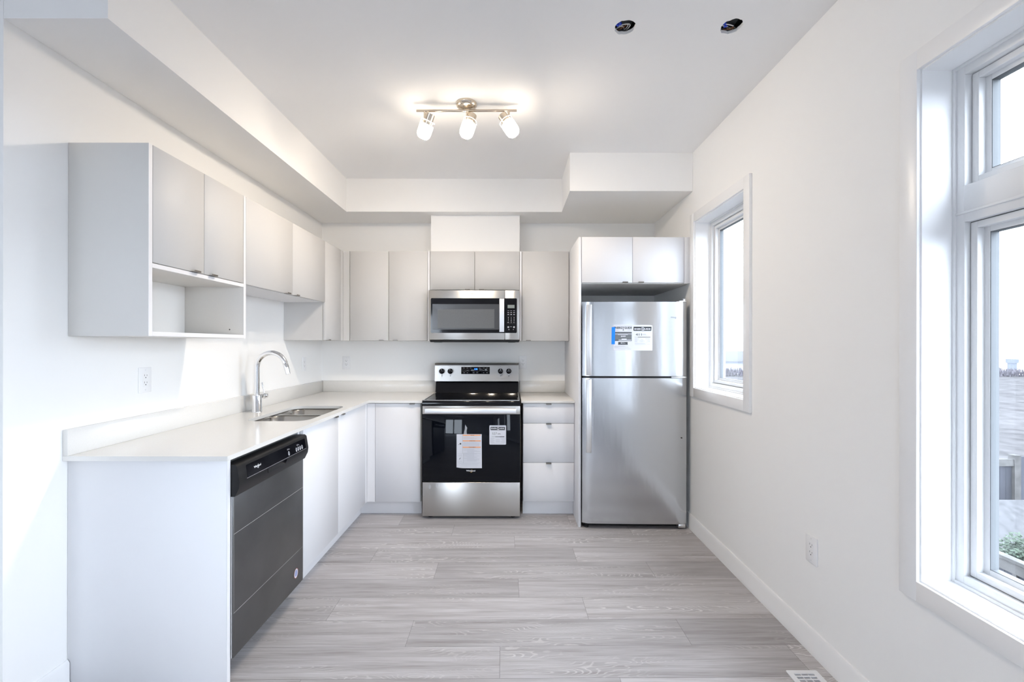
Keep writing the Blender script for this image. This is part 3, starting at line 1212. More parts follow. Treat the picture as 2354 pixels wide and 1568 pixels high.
# backguard
m = MB()
m.prism([(3.955, 0.9185), (3.962, 0.933), (3.985, 1.010), (4.045, 1.020), (4.045, 0.9185)], RX1 - RX0 - .010, 'black_gloss', frame((RX0 + .005, 0, 0), (0, 1, 0), (0, 0, 1)))
t.part('riser', m)
pr = [(3.950, 1.0215)]
for k in range(0, 9):
    a = math.radians(180 - 90 * k / 8)
    pr.append((3.982 + .030 * math.cos(a), 1.157 + .030 * math.sin(a)))
pr += [(4.045, 1.187), (4.045, 1.0215)]
m = MB()
m.prism(pr, RX1 - RX0 - .002, 'steel', frame((RX0 + .001, 0, 0), (0, 1, 0), (0, 0, 1)))
bgd = t.part('control_panel', m)
m = MB()
F = front_frame(RX0 + .001, 3.9497, 0)
F = frame((RX0 + .001, 3.9497, 0), (1, 0, 0), (0, 0.013, 1))
F = front_frame(RX0, 3.948, 0)
m.box(RX0 + .239, RX0 + .495, 3.947, 3.955, 1.087, 1.151, 'black_gloss', .001, 1)
dsp = t.part('display', m, bgd)
m = MB()
F = front_frame(RX0, 3.9466, 0)
m.text('1:16', F, 0.358, 1.125, 0.026, 0.014, 'clock_blue', .02)
t.part('clock', m, bgd, 'glowing blue clock digits')
m = MB()
for x, z, ww in ((.258, 1.139, .012), (.288, 1.139, .012), (.318, 1.139, .012), (.288, 1.119, .014), (.258, 1.097, .016), (.288, 1.097, .012), (.403, 1.139, .008),
                 (.398, 1.130, .022), (.405, 1.119, .008), (.435, 1.139, .014), (.463, 1.139, .012), (.434, 1.119, .012), (.463, 1.119, .012), (.435, 1.097, .012), (.462, 1.098, .016)):
    m.flat(F, x, z, x + ww, z + .0032, 'print_grey')
m.flat(F, .252, 1.110, .300, 1.1106, 'print_grey')
for x in (.342, .373):
    m2 = MB()
    for a in ((x, 1.095, x + .018, 1.0958), (x, 1.1062, x + .018, 1.107), (x, 1.095, x + .0008, 1.107), (x + .0172, 1.095, x + .018, 1.107)):
        m2.flat(F, *a, 'print_grey')
    m2.flat(F, x + .006, 1.099, x + .012, 1.103, 'print_grey')
    t.part('key', m2, bgd)
for x in (.3085, .4235):
    m.flat(F, x, 1.092, x + .0007, 1.146, 'print_mid')
t.part('lettering', m, bgd)
for i, (kx, kz) in enumerate(((-.617, 1.1125), (-.541, 1.1125), (-.0905, 1.1135), (-.0155, 1.1135))):
    m = MB()
    m.lathe([(0, 0.0255), (.020, 0.0255), (.0225, .0235), (.0240, .003), (.0240, 0)], 'black_gloss', (kx, 3.9495, kz), (0, -1, 0), 32)
    m.box(kx - .005, kx + .005, 3.9495 - .034, 3.9495 - .024, kz - .0225, kz + .0225, 'black_gloss', .002, 2)
    m.box(kx - .0011, kx + .0011, 3.9495 - .0346, 3.9495 - .0335, kz + .008, kz + .0215, 'dial_white')
    kn = t.part('knob', m)
    m = MB()
    F = front_frame(kx, 3.9495, kz)
    m.disc(F, 0, 0, .0312, 'print_grey', r_in=.0300, z=.0003, seg=36, a0=math.radians(-60), a1=math.radians(240))
    m.flat(F, -.004, .038, .004, .0395, 'print_mid', z=.0004)
    m.flat(F, -.0035, -.047, .0035, -.041, 'print_mid', z=.0004)
    m.prism([(-.010, -.026), (.010, -.026), (0, -.038)], .0003, 'dial_white', F)
    t.part('dial_mark', m, kn)
for x in (RX0 + .055, RX1 - .055):
    for y in (RF + .06, 3.97):
        t.part('foot', MB().lathe([(0, 0), (.020, 0), (.020, .006), (.008, .010), (.008, .024), (0, .024)], 'rubber_black', (x, y, 0), (0, 0, 1), 16))

# ---- warning sheet taped on the oven door
px0, pz0, pw, ph = -0.4165, 0.397, 0.194, 0.262
t = Thing('warning_sheet', 'white paper warning sheet with orange bars taped on the oven door', 'paper sheet', (px0, RF - .004, pz0))
m = MB()
tt = bmesh.new()
nx, nz = 8, 12
gr = []
for j in range(nz + 1):
    row = []
    for i in range(nx + 1):
        u, v = i / nx, j / nz
        yy = RF - .0042 - .0035 * (1 - v) ** 2 * (0.4 + .6 * math.sin(u * 3)) - .001 * u
        row.append(tt.verts.new((px0 + pw * (u + (0.012 * (1 - v) if u > .5 else 0)), yy, pz0 + ph * v + (.005 * (1 - min(1, u * 5)) if v < .05 else 0))))
    gr.append(row)
for j in range(nz):
    for i in range(nx):
        tt.faces.new((gr[j][i], gr[j][i + 1], gr[j + 1][i + 1], gr[j + 1][i]))
g = bmesh.ops.extrude_face_region(tt, geom=list(tt.faces))
for v in [q for q in g['geom'] if isinstance(q, bmesh.types.BMVert)]:
    v.co.y += 0.0004
bmesh.ops.recalc_face_normals(tt, faces=tt.faces)
m._take(tt, 'paper_white', True)
t.part('paper', m)
m = MB()
F = front_frame(px0, RF - .0088, pz0)
F = frame((px0, RF - .0090, pz0), (1, 0, 0), (0, .0036, ph))
bx0, bx1 = .048, .187
for z, word in ((.2495, 'WARNING'), (.2065, 'ADVERTENCIA'), (.1575, 'AVERTISSEMENT')):
    m.flat(F, bx0, z, bx1, z + .0085, 'print_orange')
    wd = .0042 * len(word)
    m.text(word, frame((px0, RF - .0092, pz0), (1, 0, 0), (0, .0036, ph)), (bx0 + bx1) / 2 - wd / 2 + .004, z + .0018, wd, .0050, 'print_black', .02)
rr = random.Random(5)
z = .246
while z > .052:
    skip = any(abs(z - (q + .004)) < .010 for q in (.2495, .2065, .1575))
    if not skip:
        a = bx0 + .004 + rr.choice((0, 0, .03, .045)) * (1 if z < .157 else 0)
        m.flat(F, a, z, bx1 - rr.choice((.004, .01, .03, .05)), z + .0013, 'print_grey' if rr.random() < .8 else ('print_orange' if z > .16 else 'print_grey'))
    z -= .0046
for z in (.034, .026, .018, .010):
    m.flat(F, .016 + rr.random() * .02, z, .175 - rr.random() * .02, z + .0013, 'print_grey')
for z in (.040, .113):
    m.flat(F, .008, z, bx1, z + .0006, 'print_mid')
m.flat(F, bx0 - .002, .113, bx0 - .0012, .258, 'print_mid')
m.flat(F, bx0 + .006, .040, bx0 + .0068, .113, 'print_mid')
m.prism([(.022, .188), (.030, .196), (.038, .188), (.030, .180)], .0002, 'print_black', F)
m.prism([(.014, .180), (.020, .180), (.019, .187)], .0002, 'print_black', F)
m.prism([(.020, .070), (.028, .080), (.034, .082), (.028, .072), (.022, .066)], .0002, 'print_mid', F)
for z in (.103, .097, .091, .056, .050):
    m.flat(F, .012, z, .044, z + .0012, 'print_grey')
t.part('print', m)
m = MB()
m.prism([(-.006, 0), (.020, -.002), (.017, .030), (.022, .055), (.006, .080), (.004, .045), (-.002, .025)], .0005, 'tape_clear', front_frame(px0 + .060, RF - .0016, pz0 + ph - .006))
t.part('tape', m)

# ---- microwave
MX0, MX1, MF, MZ0, MZ1 = -0.6855, 0.0745, 3.670, 1.392, 1.8055
t = Thing('microwave', 'stainless over-the-range microwave hung above the cooktop', 'microwave', ((MX0 + MX1) / 2, YB, 1.37))
m = MB()
m.box(MX0 + .003, MX1 - .003, MF + .045, YB - .002, 1.376, 1.8055, 'black_plastic')
t.part('body', m)
XSP = -0.0488
m = MB()
m.box(MX0, XSP - .001, MF, MF + .043, MZ0, MZ1, 'steel', .002, 2)
do = t.part('door', m)
F = front_frame(0, MF, 0)
m = MB()
m.prism(rrect(MX0 + .0185, XSP - .0012, 1.449, 1.739, .009), .0025, 'black_gloss', F)
m.box(-.14, XSP - .0012, MF - .0024, MF, 1.449, 1.739, 'black_gloss')
win = t.part('door_window', m, do)
m = MB()
F2 = front_frame(0, MF - .0026, 0)
# bevelled grey surround and the perforated screen
a = [(-.6535, 1.477), (-.0965, 1.477), (-.0965, 1.690), (-.6535, 1.690)]
c = [(-.610, 1.4895), (-.136, 1.4895), (-.136, 1.6475), (-.610, 1.6475)]
for k in range(4):
    k2 = (k + 1) % 4
    m.quad([F2 @ Vector((*a[k], 0.0006)), F2 @ Vector((*a[k2], 0.0006)), F2 @ Vector((*c[k2], 0.0002)), F2 @ Vector((*c[k], 0.0002))], 'bezel_grey')
m.flat(F2, -.610, 1.4895, -.136, 1.6475, 'mesh_grey', z=.0002)
t.part('screen', m, do)
m = MB()
pr = []
for k in range(13):
    v = k / 12
    z = 1.457 + (1.733 - 1.457) * v
    pr.append((MF - .030 - .012 * math.sin(math.pi * v), z))
pr += [(y + .012, z) for y, z in reversed(pr)]
m.prism(pr, .039, 'handle_steel', frame((-.0925, 0, 0), (0, 1, 0), (0, 0, 1)))
for z in (1.470, 1.705):
    m.box(-.085, -.061, MF - .030, MF, z, z + .018, 'handle_steel')
t.part('handle', m, do)
m = MB()
brand(m, front_frame(0, MF - .0003, 0), -.3365, 1.7705, .064, .011, 'print_mid', ring=None)
t.part('lettering', m, do)
m = MB()
m.box(XSP + .001, MX1, MF, MF + .043, MZ0, MZ1, 'steel', .002, 2)
cp = t.part('control_panel', m)
m = MB()
m.prism(rrect(XSP + .001, .0525, 1.449, 1.739, .009), .0022, 'black_gloss', F)
m.box(XSP + .001, -.02, MF - .0021, MF, 1.449, 1.739, 'black_gloss')
kp = t.part('keypad', m, cp)
m = MB()
F2 = front_frame(0, MF - .0025, 0)
m.flat(F2, -.0255, 1.656, .0325, 1.684, 'lcd_grey')
t.part('lcd', m, cp)
m = MB()
for z, hh in ((1.633, .003), (1.617, .005), (1.600, .006)):
    for x in (-.026, -.002, .022):
        m.flat(F2, x, z, x + .013, z + hh, 'print_grey')
for r_, row in enumerate(('123', '456', '789')):
    for q, ch in enumerate(row):
        m.text(ch, F2, -.0215 + .024 * q, 1.574 - .0135 * r_, .0045, .0075, 'dial_white', .02)
m.text('0', F2, .0025, 1.5335, .0045, .0075, 'dial_white', .02)
m.flat(F2, -.027, 1.535, -.014, 1.539, 'print_grey')
m.flat(F2, .022, 1.535, .034, 1.538, 'print_grey')
for x in (-.026, .022):
    m.flat(F2, x, 1.491, x + .013, 1.505, 'print_grey')
m.flat(F2, -.005, 1.500, .012, 1.503, 'print_grey')
m.disc(F2, -.014, 1.478, .004, 'print_grey')
m.disc(F2, .023, 1.478, .003, 'print_grey')
for z in (1.589, 1.528):
    m.flat(F2, -.030, z, .038, z + .0007, 'print_mid')
t.part('key_marks', m, cp)
m = MB()
m.box(MX0 + .012, MX1 - .004, MF + .006, MF + .12, 1.372, 1.3915, 'black_plastic', .004, 2)
for x in (-.645, -.02):
    m.box(x, x + .06, MF + .02, MF + .10, 1.3685, 1.373, 'lcd_grey', .002, 1)
t.part('vent_grille', m)

# ---- refrigerator (slightly turned towards the room)
FW, FD = 0.764, 0.72
f_loc, f_rot = (0.5290, 3.2215, 0), -0.020
t = Thing('refrigerator', 'tall stainless top-freezer refrigerator in the right corner', 'refrigerator', f_loc, f_rot, local=True)
m = MB()
m.box(.004, FW - .004, .075, FD, .03, 1.655, 'grey_side', .003, 1)
t.part('cabinet_body', m)


def fridge_door(z0, z1):
    """gently bowed front with rounded vertical edges; local front at y = 0"""
    n = 18
    pts = []
    for k in range(n + 1):
        u = k / n
        e = min(u, 1 - u) * FW
        rnd_ = 0.018 * max(0, 1 - e / .018) ** 2
        pts.append((u * FW, .004 * (2 * u - 1) ** 2 + rnd_))
    pts += [(FW, .070), (0, .070)]
    return MB().prism(pts, z1 - z0, 'fridge_steel', Matrix.Translation((0, 0, z0)), smooth=True)


ud = t.part('freezer_door', fridge_door(1.1225, 1.667))
ld = t.part('fridge_door', fridge_door(0.040, 1.1075))
m = MB()
m.box(.006, FW - .006, .012, .076, 1.1075, 1.1225, 'black_plastic')
m.box(.006, FW - .006, .070, .077, .045, 1.655, 'black_plastic')
t.part('door_gasket', m)
for dpar, z0, z1 in ((ud, 1.128, 1.645), (ld, 0.568, 1.101)):
    m = MB()
    m.box(.024, .060, -.034, -.024, z0, z1, 'handle_steel', .003, 2)
    m.box(.026, .036, -.026, .004, z0 + .004, z1 - .004, 'handle_steel', .002, 1)
    t.part('handle', m, dpar)
m = MB()
brand(m, front_frame(0, -.0005, 0), .640, 1.548, .066, .012, 'print_grey', ring='print_grey', bold=.0)
t.part('lettering', m, ud)
t.part('screw', MB().lathe([(0, .002), (.004, .0015), (.0045, 0), (0, 0)], 'slot_dark', (.722, .0008, .672), (0, -1, 0), 14), ld)
for nm, z0, z1, x0, x1 in (('hinge', 1.667, 1.677, FW - .06, FW - .006), ('hinge', 1.1085, 1.1205, FW - .115, FW - .004), ('hinge', .012, .040, FW - .062, FW - .012)):
    m = MB()
    m.box(x0, x1, .006, .060, z0, z1, 'handle_steel', .002, 1)
    if z0 > 1.5:
        m.cyl((x1 - .012, .024, z1), (x1 - .012, .024, z1 + .010), .008, 'handle_steel', seg=16)
        m.box(x1 - .024, x1, .018, .030, z1 + .008, z1 + .012, 'handle_steel', .001, 1)
    t.part(nm, m)
m = MB()
m.box(.02, FW - .07, .05, .08, .010, .040, 'black_plastic')
t.part('base_grille', m)
for x, y in ((.035, .045), (FW - .06, .09), (.04, FD - .06), (FW - .06, FD - .06)):
    t.part('foot', MB().lathe([(0, 0), (.016, 0), (.016, .012), (.009, .016), (.009, .040), (0, .040)], 'rubber_black', (x, y, 0), (0, 0, 1), 16))

# ---- energy sheet on the freezer door
t = Thing('energy_sheet', 'white printed energy label sheet held by blue tape on the freezer door', 'paper sheet', f_loc, f_rot, local=True)
ex0, ez0, ew, eh = .2245, 1.310, .2830, .1870
m = MB()
poly = [(ex0, ez0), (ex0 + ew, ez0), (ex0 + ew + .001, ez0 + eh - .004), (ex0 + ew - .018, ez0 + eh), (ex0, ez0 + eh + .001)]
m.prism(poly, .0005, 'paper_white', front_frame(0, -.0006, 0))
t.part('paper', m)
m = MB()
F = front_frame(0, -.0013, 0)
F2 = front_frame(0, -.0015, 0)
X = lambda px: ex0 + (px - 255) / (2010 - 255) * ew
Z = lambda py: ez0 + (1390 - py) / (1390 - 195) * eh


def R(x0, y0, x1, y1, mat, fr=None):
    m.flat(fr or F, X(x0), Z(y1), X(x1), Z(y0), mat)


def TX(s_, x0, y0, x1, y1, mat, bold=.02):
    m.text(s_, F2, X(x0), Z(y1), X(x1) - X(x0), Z(y0) - Z(y1), mat, bold)


TX('ENERG', 275, 275, 655, 378, 'print_black', .035)
TX('Y', 660, 275, 740, 378, 'print_black', .035)
TX('GUIDE', 748, 275, 1085, 378, 'print_black', .035)
R(685, 370, 710, 440, 'print_black')
m.prism([(X(650), Z(430)), (X(697), Z(470)), (X(745), Z(430)), (X(697), Z(448))], .0001, 'print_black', F)
R(275, 515, 1080, 600, 'print_mid')
TX('Estimated Yearly Energy Cost', 300, 535, 1060, 585, 'print_black', .0)
R(275, 600, 1080, 632, 'print_grey')
R(275, 632, 1080, 950, 'print_mid')
R(450, 632, 905, 660, 'print_grey', F2)
TX('$49', 590, 690, 805, 765, 'paper_white', .03)
R(620, 838, 850, 878, 'paper_white', F2)
R(490, 885, 1055, 918, 'paper_white', F2)
R(340, 885, 470, 900, 'print_black', F2)
R(470, 995, 895, 1130, 'print_black')
TX('411', 570, 1015, 730, 1065, 'paper_white', .03)
TX('kWh', 748, 1040, 800, 1065, 'paper_white', .0)
R(490, 1098, 870, 1112, 'print_grey', F2)
for y, a, c in ((1180, 285, 740), (1200, 285, 800), (1222, 285, 930), (1243, 285, 480), (1278, 285, 1000), (1325, 585, 785), (1325, 880, 1050), (245, 280, 430), (245, 525, 1090),
                (425, 285, 450), (455, 290, 480), (475, 330, 520), (425, 900, 1080), (455, 880, 1080)):
    R(a, y - 6, c, y + 6, 'print_grey')
m.prism([(X(1155), Z(468)), (X(1962), Z(468)), (X(1975), Z(275)), (X(1160), Z(275))], .0001, 'print_black', F)
TX('ENER', 1200, 350, 1500, 418, 'paper_white', .04)
m.disc(F2, X(1575), Z(372), .0118, 'paper_white', r_in=.0088, seg=28)
TX('G', 1545, 335, 1608, 410, 'paper_white', .02)
m.prism([(X(1610), Z(430)), (X(1632), Z(415)), (X(1645), Z(455))], .0001, 'paper_white', F2)
TX('UIDE', 1650, 350, 1925, 418, 'paper_white', .04)
R(1185, 492, 1480, 506, 'print_grey')
R(1515, 492, 1950, 510, 'print_grey')
TX('411', 1252, 588, 1535, 692, 'print_mid', .03)
TX('kWh', 1572, 612, 1725, 660, 'print_mid', .0)
R(1580, 672, 1860, 686, 'print_grey')
for k in range(14):
    R(1205 + 51 * k, 747, 1257 + 51 * k, 778, 'print_grey' if k < 3 else 'print_mid')
for y, a, c in ((830, 1210, 1420), (860, 1210, 1330), (885, 1210, 1400), (930, 1210, 1345), (950, 1210, 1330), (988, 1210, 1340), (830, 1690, 1900), (852, 1700, 1900), (880, 1810, 1905), (930, 1745, 1905),
                (950, 1820, 1905), (988, 1730, 1910), (870, 1490, 1590), (912, 1455, 1610), (945, 1385, 1685), (980, 1470, 1590), (1045, 1215, 1760), (1068, 1215, 1680), (1098, 1770, 1905), (1122, 1230, 1750)):
    R(a, y - 7, c, y + 7, 'print_grey')
t.part('print', m)
m = MB()
m.prism([(X(170), Z(1100)), (X(315), Z(1100)), (X(335), Z(295)), (X(180), Z(295))], .0004, 'tape_blue', front_frame(0, -.0017, 0))
t.part('tape', m, label='bright blue masking tape strip')


# ================================================================== wall outlets
def outlet(label, loc, rotz):
    t = Thing('wall_outlet', label, 'outlet', loc, rotz, group='duplex wall outlets', local=True)
    m = MB()
    m.box(-.036, .036, -.0055, -.0002, -.060, .060, 'outlet_white', .0022, 2)
    pl = t.part('cover_plate', m)
    m = MB()
    m.prism(rrect(-.0168, .0168, -.0335, .0335, .003), .0012, 'outlet_white', front_frame(0, -.0055, 0))
    rc = t.part('receptacle', m)
    m = MB()
    F = front_frame(0, -.0069, 0)
    for z in (.0185, -.0155):
        m.flat(F, -.0080, z, -.0060, z + .0085, 'slot_dark')
        m.flat(F, .0060, z, .0080, z + .0070, 'slot_dark')
        m.disc(F, 0, z - .0070, .0027, 'slot_dark', seg=14)
    t.part('slot', m, rc)
    for z in (.0475, -.0475):
        t.part('screw', MB().lathe([(0, .001), (.0028, .0006), (.003, 0), (0, 0)], 'dial_white', (0, -.0055, z), (0, -1, 0), 12))
    return t


outlet('white wall outlet above the countertop left of the faucet', (XL, 2.100, 1.181), math.pi / 2)
outlet('white wall outlet on the left wall right of the faucet, near the corner', (XL, 3.717, 1.184), math.pi / 2)
outlet('white wall outlet on the back wall under the two-door cabinet', (-1.5215, YB, 1.182), 0)
outlet('white wall outlet on the back wall just right of the range', (0.1155, YB, 1.188), 0)
outlet('white wall outlet low on the right wall above the baseboard', (XR, 1.934, 0.452), -math.pi / 2)

# ================================================================== ceiling light
LX, LY, LZ = -0.2585, 2.560, 2.716
t = Thing('track_light', 'brushed nickel three-head track light glowing on the ceiling', 'ceiling light', (LX, LY, ZC))
m = MB()
m.lathe([(0, -.030), (.030, -.029), (.048, -.024), (.058, -.016), (.0615, -.006), (.0615, 0), (0, 0)], 'lamp_nickel', (LX, LY, ZC), (0, 0, 1), 40)
m.cyl((LX - .022, LY, ZC - .028), (LX - .022, LY, LZ), .004, 'lamp_nickel', seg=12)
m.cyl((LX + .022, LY, ZC - .028), (LX + .022, LY, LZ), .004, 'lamp_nickel', seg=12)
t.part('canopy', m)
t.part('bar', MB().cyl((LX - .2925, LY, LZ - .001), (LX + .2925, LY, LZ + .001), .0072, 'lamp_nickel', seg=20, bev=.001))


def head(x, d, bend):
    d = Vector(d).normalized()
    top = Vector((x, LY, LZ))
    m = MB()
    j = top + Vector((0, 0, -.050))
    m.tube([top, j], .0060, 'lamp_nickel', 14)
    piv = j + Vector(bend)
    m.tube([j + Vector((0, 0, .006)), piv], .0060, 'lamp_nickel', 12)
    st = t.part('stem', m)
    c0 = piv - d * .032
    m = MB()
    m.lathe([(0, 0), (.024, 0), (.0265, .002), (.0265, .062), (.024, .062), (0, .060)], 'lamp_nickel', c0, d, 32)
    ho = t.part('lamp_holder', m)
    m = MB()
    s0 = c0 + d * .040
    m.lathe([(.0400, .022), (.0405, .030), (.0405, .070), (.037, .088), (.027, .099)], 'lamp_glass', s0, d, 36)
    m.lathe([(.027, .099), (.012, .103), (0, .104)], 'lamp_glass_end', s0, d, 36)
    m.lathe([(.0262, .021), (.040, .0215)], 'lamp_glass', s0, d, 36)
    t.part('lamp_shade', m, ho, 'glowing white frosted glass shade')
    m = MB()
    m.lathe([(.0395, 0), (.0410, 0), (.0410, .0025), (.0395, .0025), (.0395, 0)], 'lamp_rim', s0, d, 36)
    for k in range(3):
        a = 2 * math.pi * k / 3 + .5
        q = Vector(d).to_track_quat('Z', 'Y') @ Vector((math.cos(a), math.sin(a), 0))
        m.cyl(s0 + q * .026 + d * .012, s0 + q * .043 + d * .012, .0020, 'lamp_nickel', seg=8)
        m.cyl(s0 + q * .0403 + d * .001, s0 + q * .0403 + d * .022, .0009, 'lamp_rim', seg=6)
    t.part('glass_collar', m, ho)


head(LX - .2440, (-.40, .28, -.87), (.024, -.004, -.004))
head(LX + .0030, (-.30, -.08, -.95), (.022, -.004, -.004))
head(LX + .2460, (.54, -.06, -.84), (-.022, -.004, -.004))


# ================================================================== open light boxes in the ceiling
def junction(cx, cy, r, label, sd):
    t = Thing('junction_box', label, 'junction box', (cx, cy, ZC + .014), group='open light boxes in the ceiling')
    z0 = ZC + .0145
    m = MB()
    m.lathe([(r * 2.3, 0), (r * 2.25, .07), (r * 1.9, .085), (0, .085)], 'can_dark', (cx, cy + .03, z0), (0, 0, 1), 24)
    t.part('can', m)
    m = MB()
    m.box(cx - r * .9, cx + r * 1.1, cy + r * 1.25, cy + r * 1.32, z0 + .0005, z0 + .022, 'can_grey')
    m.box(cx - r * .3, cx + r * .9, cy + r * .4, cy + r * 1.25, z0 + .034, z0 + .037, 'can_grey')
    t.part('bracket', m)
    rr = random.Random(sd)

    def arc(p0, ctrl, p1, rad, mat, nm):
        pts = []
        for k in range(15):
            u = k / 14
            a = Vector(p0).lerp(Vector(ctrl), u)
            c = Vector(ctrl).lerp(Vector(p1), u)
            q = a.lerp(c, u)
            q.z = max(.0015, q.z) * .45
            q.y += 1.30 * (q.z + .014)
            pts.append(Vector((cx, cy, z0)) + q)
        t.part(nm, MB().tube(pts, rad, mat, 8))
    if sd == 3:
        arc((-.028, -.006, .004), (.055, -.050, -.002), (.010, .040, .04), .0022, 'wire_white', 'white_wire')
        arc((-.026, -.010, .006), (.045, -.045, .004), (.000, .040, .05), .0022, 'wire_white', 'white_wire')
        arc((-.030, .010, .02), (-.005, -.020, .01), (.010, .012, .05), .0022, 'wire_white', 'white_wire')
        arc((-.035, .015, .02), (.0, -.01, .012), (.006, .03, .05), .0018, 'wire_black', 'black_wire')
        arc((-.022, .020, .02), (.0, .0, .004), (.012, -.014, .03), .0011, 'wire_copper', 'copper_wire')
        cons = (((-.028, -.004, .003), (-.040, -.012, .002)), ((-.020, -.010, .004), (-.030, -.026, .000)))
    else:
        arc((-.030, -.014, .004), (.01, -.012, .004), (.040, .010, .03), .0022, 'wire_white', 'white_wire')
        arc((-.034, -.004, .006), (-.01, -.004, .003), (.030, .020, .04), .0022, 'wire_white', 'white_wire')
        arc((-.012, .014, .010), (.02, -.006, .002), (.044, .006, .03), .0018, 'wire_black', 'black_wire')
        arc((-.016, .018, .014), (.0, .030, .004), (.030, .000, .02), .0011, 'wire_copper', 'copper_wire')
        arc((-.010, .006, .01), (.024, .036, .004), (.034, .004, .03), .0011, 'wire_copper', 'copper_wire')
        cons = (((-.022, .008, .004), (-.010, .000, .001)), ((-.040, -.010, .004), (-.022, -.012, .000)))
    for a, c in cons:
        a, c = Vector(a) + Vector((cx, cy + .016, z0 + .002)), Vector(c) + Vector((cx, cy + .016, z0 + .002))
        t.part('wire_connector', MB().cyl(a, c, .0075, 'connector_blue', r1=.0055, seg=10))
    return t


junction(*HOLES[0][:3], 'open ceiling light box with coiled white wires and one blue connector clump', 3)
junction(*HOLES[1][:3], 'open ceiling light box nearer the right wall with two blue wire connectors', 8)

# ================================================================== floor register
t = Thing('floor_vent', 'white slotted floor register by the right baseboard', 'floor vent', (1.205, 1.70, 0))
V0, V1, W0, W1 = 1.140, 1.268, 1.500, 1.819
m = MB()
tt = bmesh.new()
ed = []


def lp2(pts):
    vs = [tt.verts.new((x, y, .0010)) for x, y in pts]
    for a, c in zip(vs, vs[1:] + vs[:1]):
        ed.append(tt.edges.new((a, c)))


lp2(rrect(V0, V1, W0, W1, .006, 4))
slots = []
rows = 17
for k in range(rows):
    y = W1 - .0245 - k * .0168
    for q in range(3):
        x0 = V0 + .0225 + q * .0280
        slots.append((x0, x0 + .0255, y - .0055, y + .0055))
for x0, x1, y0, y1 in slots:
    lp2([(x0, y0), (x1, y0), (x1, y1), (x0, y1)])
bmesh.ops.triangle_fill(tt, use_beauty=True, use_dissolve=False, edges=ed)
g = bmesh.ops.extrude_face_region(tt, geom=list(tt.faces))
for v in [q for q in g['geom'] if isinstance(q, bmesh.types.BMVert)]:
    v.co.z += .0045
bmesh.ops.recalc_face_normals(tt, faces=tt.faces)
m._take(tt, 'vent_white')
t.part('grille', m)
t.part('damper', B(V0 + .012, V1 - .012, W0 + .012, W1 - .012, .0003, .0009, 'print_grey'))

# ================================================================== outdoors
GZ = -3.0
struct('ground', B(-90, 150, -60, 64.5, GZ - .3, GZ, 'field_grass'), 'pale dry field beyond the windows')


def fence_y(x, y0, y1, top, label):
    """board fence running along Y"""
    t = Thing('fence', label, 'fence', (x, (y0 + y1) / 2, GZ))
    m = MB()
    y = y0
    k = 0
    while y < y1:
        m.box(x, x + .022, y, y + .128, GZ, top - .02 - .01 * (k % 2), 'fence_grey')
        if k % 2 == 0:
            m.box(x - .03, x, y + .115, y + .160, GZ, top - .02, 'fence_pale')
        y += .135
        k += 1
    t.part('boards', m)
    m = MB()
    m.box(x - .045, x + .06, y0, y1, top - .02, top + .02, 'fence_pale')
    m.box(x - .035, x - .002, y0, y1, top - .15, top - .02, 'fence_pale')
    t.part('rail', m)
    return t


fence_y(6.2, 2.0, 9.6, -1.30, 'nearest weathered wooden fence seen low through the large window')
t = Thing('fence', 'grey wooden board fence further out behind the shed', 'fence', (9.0, 9.75, GZ))
m = MB()
x = 6.3
while x < 11.1:
    m.box(x, x + .128, 9.74, 9.765, GZ, -1.22, 'fence_grey')
    x += .134
t.part('boards', m)
m = MB()
m.box(6.3, 11.12, 9.70, 9.738, -1.32, -1.17, 'fence_pale')
t.part('rail', m)
m = MB()
m.box(11.12, 11.26, 9.68, 9.82, GZ, -1.08, 'fence_pale')
t.part('post', m)
m = MB()
x = 11.27
while x < 14:
    m.box(x, x + .128, 9.74, 9.765, GZ, -1.12, 'fence_grey')
    x += .134
t.part('boards', m)

t = Thing('shed', 'pale low shed with a shingled gable roof behind the near fence', 'shed', (8.4, 7.6, GZ))
m = MB()
m.box(7.3, 10.4, 6.9, 8.4, GZ, -1.98, 'siding_pale')
m.box(7.29, 7.31, 7.35, 7.41, GZ, -1.98, 'concrete_far')
t.part('wall', m)
m = MB()
m.prism([(6.70, -2.05), (7.65, -1.42), (8.60, -2.05), (8.60, -1.98), (7.65, -1.34), (6.70, -1.98)], 3.5, 'roof_pale', frame((7.1, 0, 0), (0, 1, 0), (0, 0, 1)))
m.box(7.08, 7.12, 6.70, 8.60, -2.10, -2.04, 'concrete_far')
t.part('roof', m)


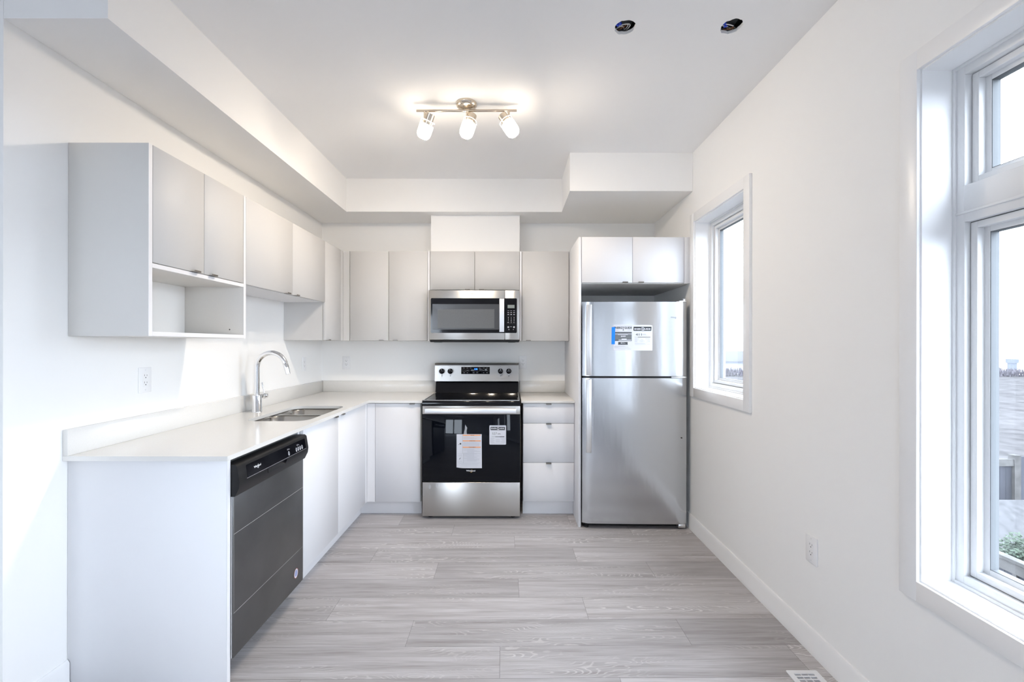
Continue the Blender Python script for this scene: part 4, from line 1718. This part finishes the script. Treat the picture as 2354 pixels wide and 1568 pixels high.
def leafball(cx, cy, cz, rx, rz, n, size, mat, seed):
    mb = MB()
    i = mb.mi(mat)
    rr = random.Random(seed)
    for _ in range(n):
        d = Vector((rr.gauss(0, 1), rr.gauss(0, 1), rr.gauss(0, 1))).normalized() * (rr.random() ** .4)
        c = Vector((cx + d.x * rx, cy + d.y * rx, cz + d.z * rz))
        a = Vector((rr.gauss(0, 1), rr.gauss(0, 1), rr.gauss(0, 1))).normalized()
        b_ = a.orthogonal().normalized()
        f = mb.bm.faces.new([mb.bm.verts.new(c + v) for v in (a * size, b_ * size * .45, -a * size, -b_ * size * .45)])
        f.material_index = i
    return mb


t = Thing('bush', 'small green bush between the near fence and the shed', 'bush', (7.2, 6.2, GZ))
t.part('foliage', leafball(7.2, 6.2, -1.72, .26, .42, 1500, .035, 'bush_green', 4))
t.part('stem', MB().cyl((7.2, 6.2, GZ), (7.2, 6.2, -1.7), .03, 'hedge_brown', seg=8))

h = MB()
rr = random.Random(9)
i = h.mi('hedge_brown')
for k in range(6500):
    x = rr.uniform(20, 82)
    y = 62 + rr.uniform(-2, 2)
    z = GZ + rr.random() ** 1.6 * .75
    a = rr.uniform(0, 6.28)
    sx = .13
    vs = [h.bm.verts.new((x + math.cos(a) * sx * p, y + math.sin(a) * sx * p, z + q)) for p, q in ((-.5, 0), (.5, 0), (.2, .42), (-.3, .36))]
    h.bm.faces.new(vs).material_index = i
one('hedge', h, 'low bare hedge along the far edge of the field', 'hedge', (50, 62, GZ), kind='stuff')
m = MB().cyl((163, 143, GZ), (163, 143, 1.353 - 5.0), 1.0, 'concrete_far', r1=.9, seg=20)
m.cyl((163, 143, -3.7), (163, 143, -3.3), 1.4, 'concrete_far', seg=20)
m2 = MB()
m2.lathe([(0, 0), (1.3, 0), (1.3, 6.0), (1.75, 6.2), (1.75, 7.6), (0, 7.6)], 'concrete_far', (193, 169, -11.6), (0, 0, 1), 24)
m.bm.free()
one('tower', m2, 'faint pale tower on the horizon outside the large window', 'tower', (193, 169, GZ))
t = Thing('house', 'pale sided house across the field seen through the narrow window', 'house', (44, 82, GZ))
m = MB()
m.box(27, 62, 77, 87, GZ - 4, -1.6, 'siding_pale')
t.part('wall', m)
m = MB()
m.prism([(75.5, -1.7), (82, .05), (88.5, -1.7), (88.5, -1.5), (82, .22), (75.5, -1.5)], 37, 'roof_pale', frame((26, 0, 0), (0, 1, 0), (0, 0, 1)))
m.box(26, 63, 75.45, 75.6, -1.85, -1.62, 'concrete_far')
t.part('roof', m)
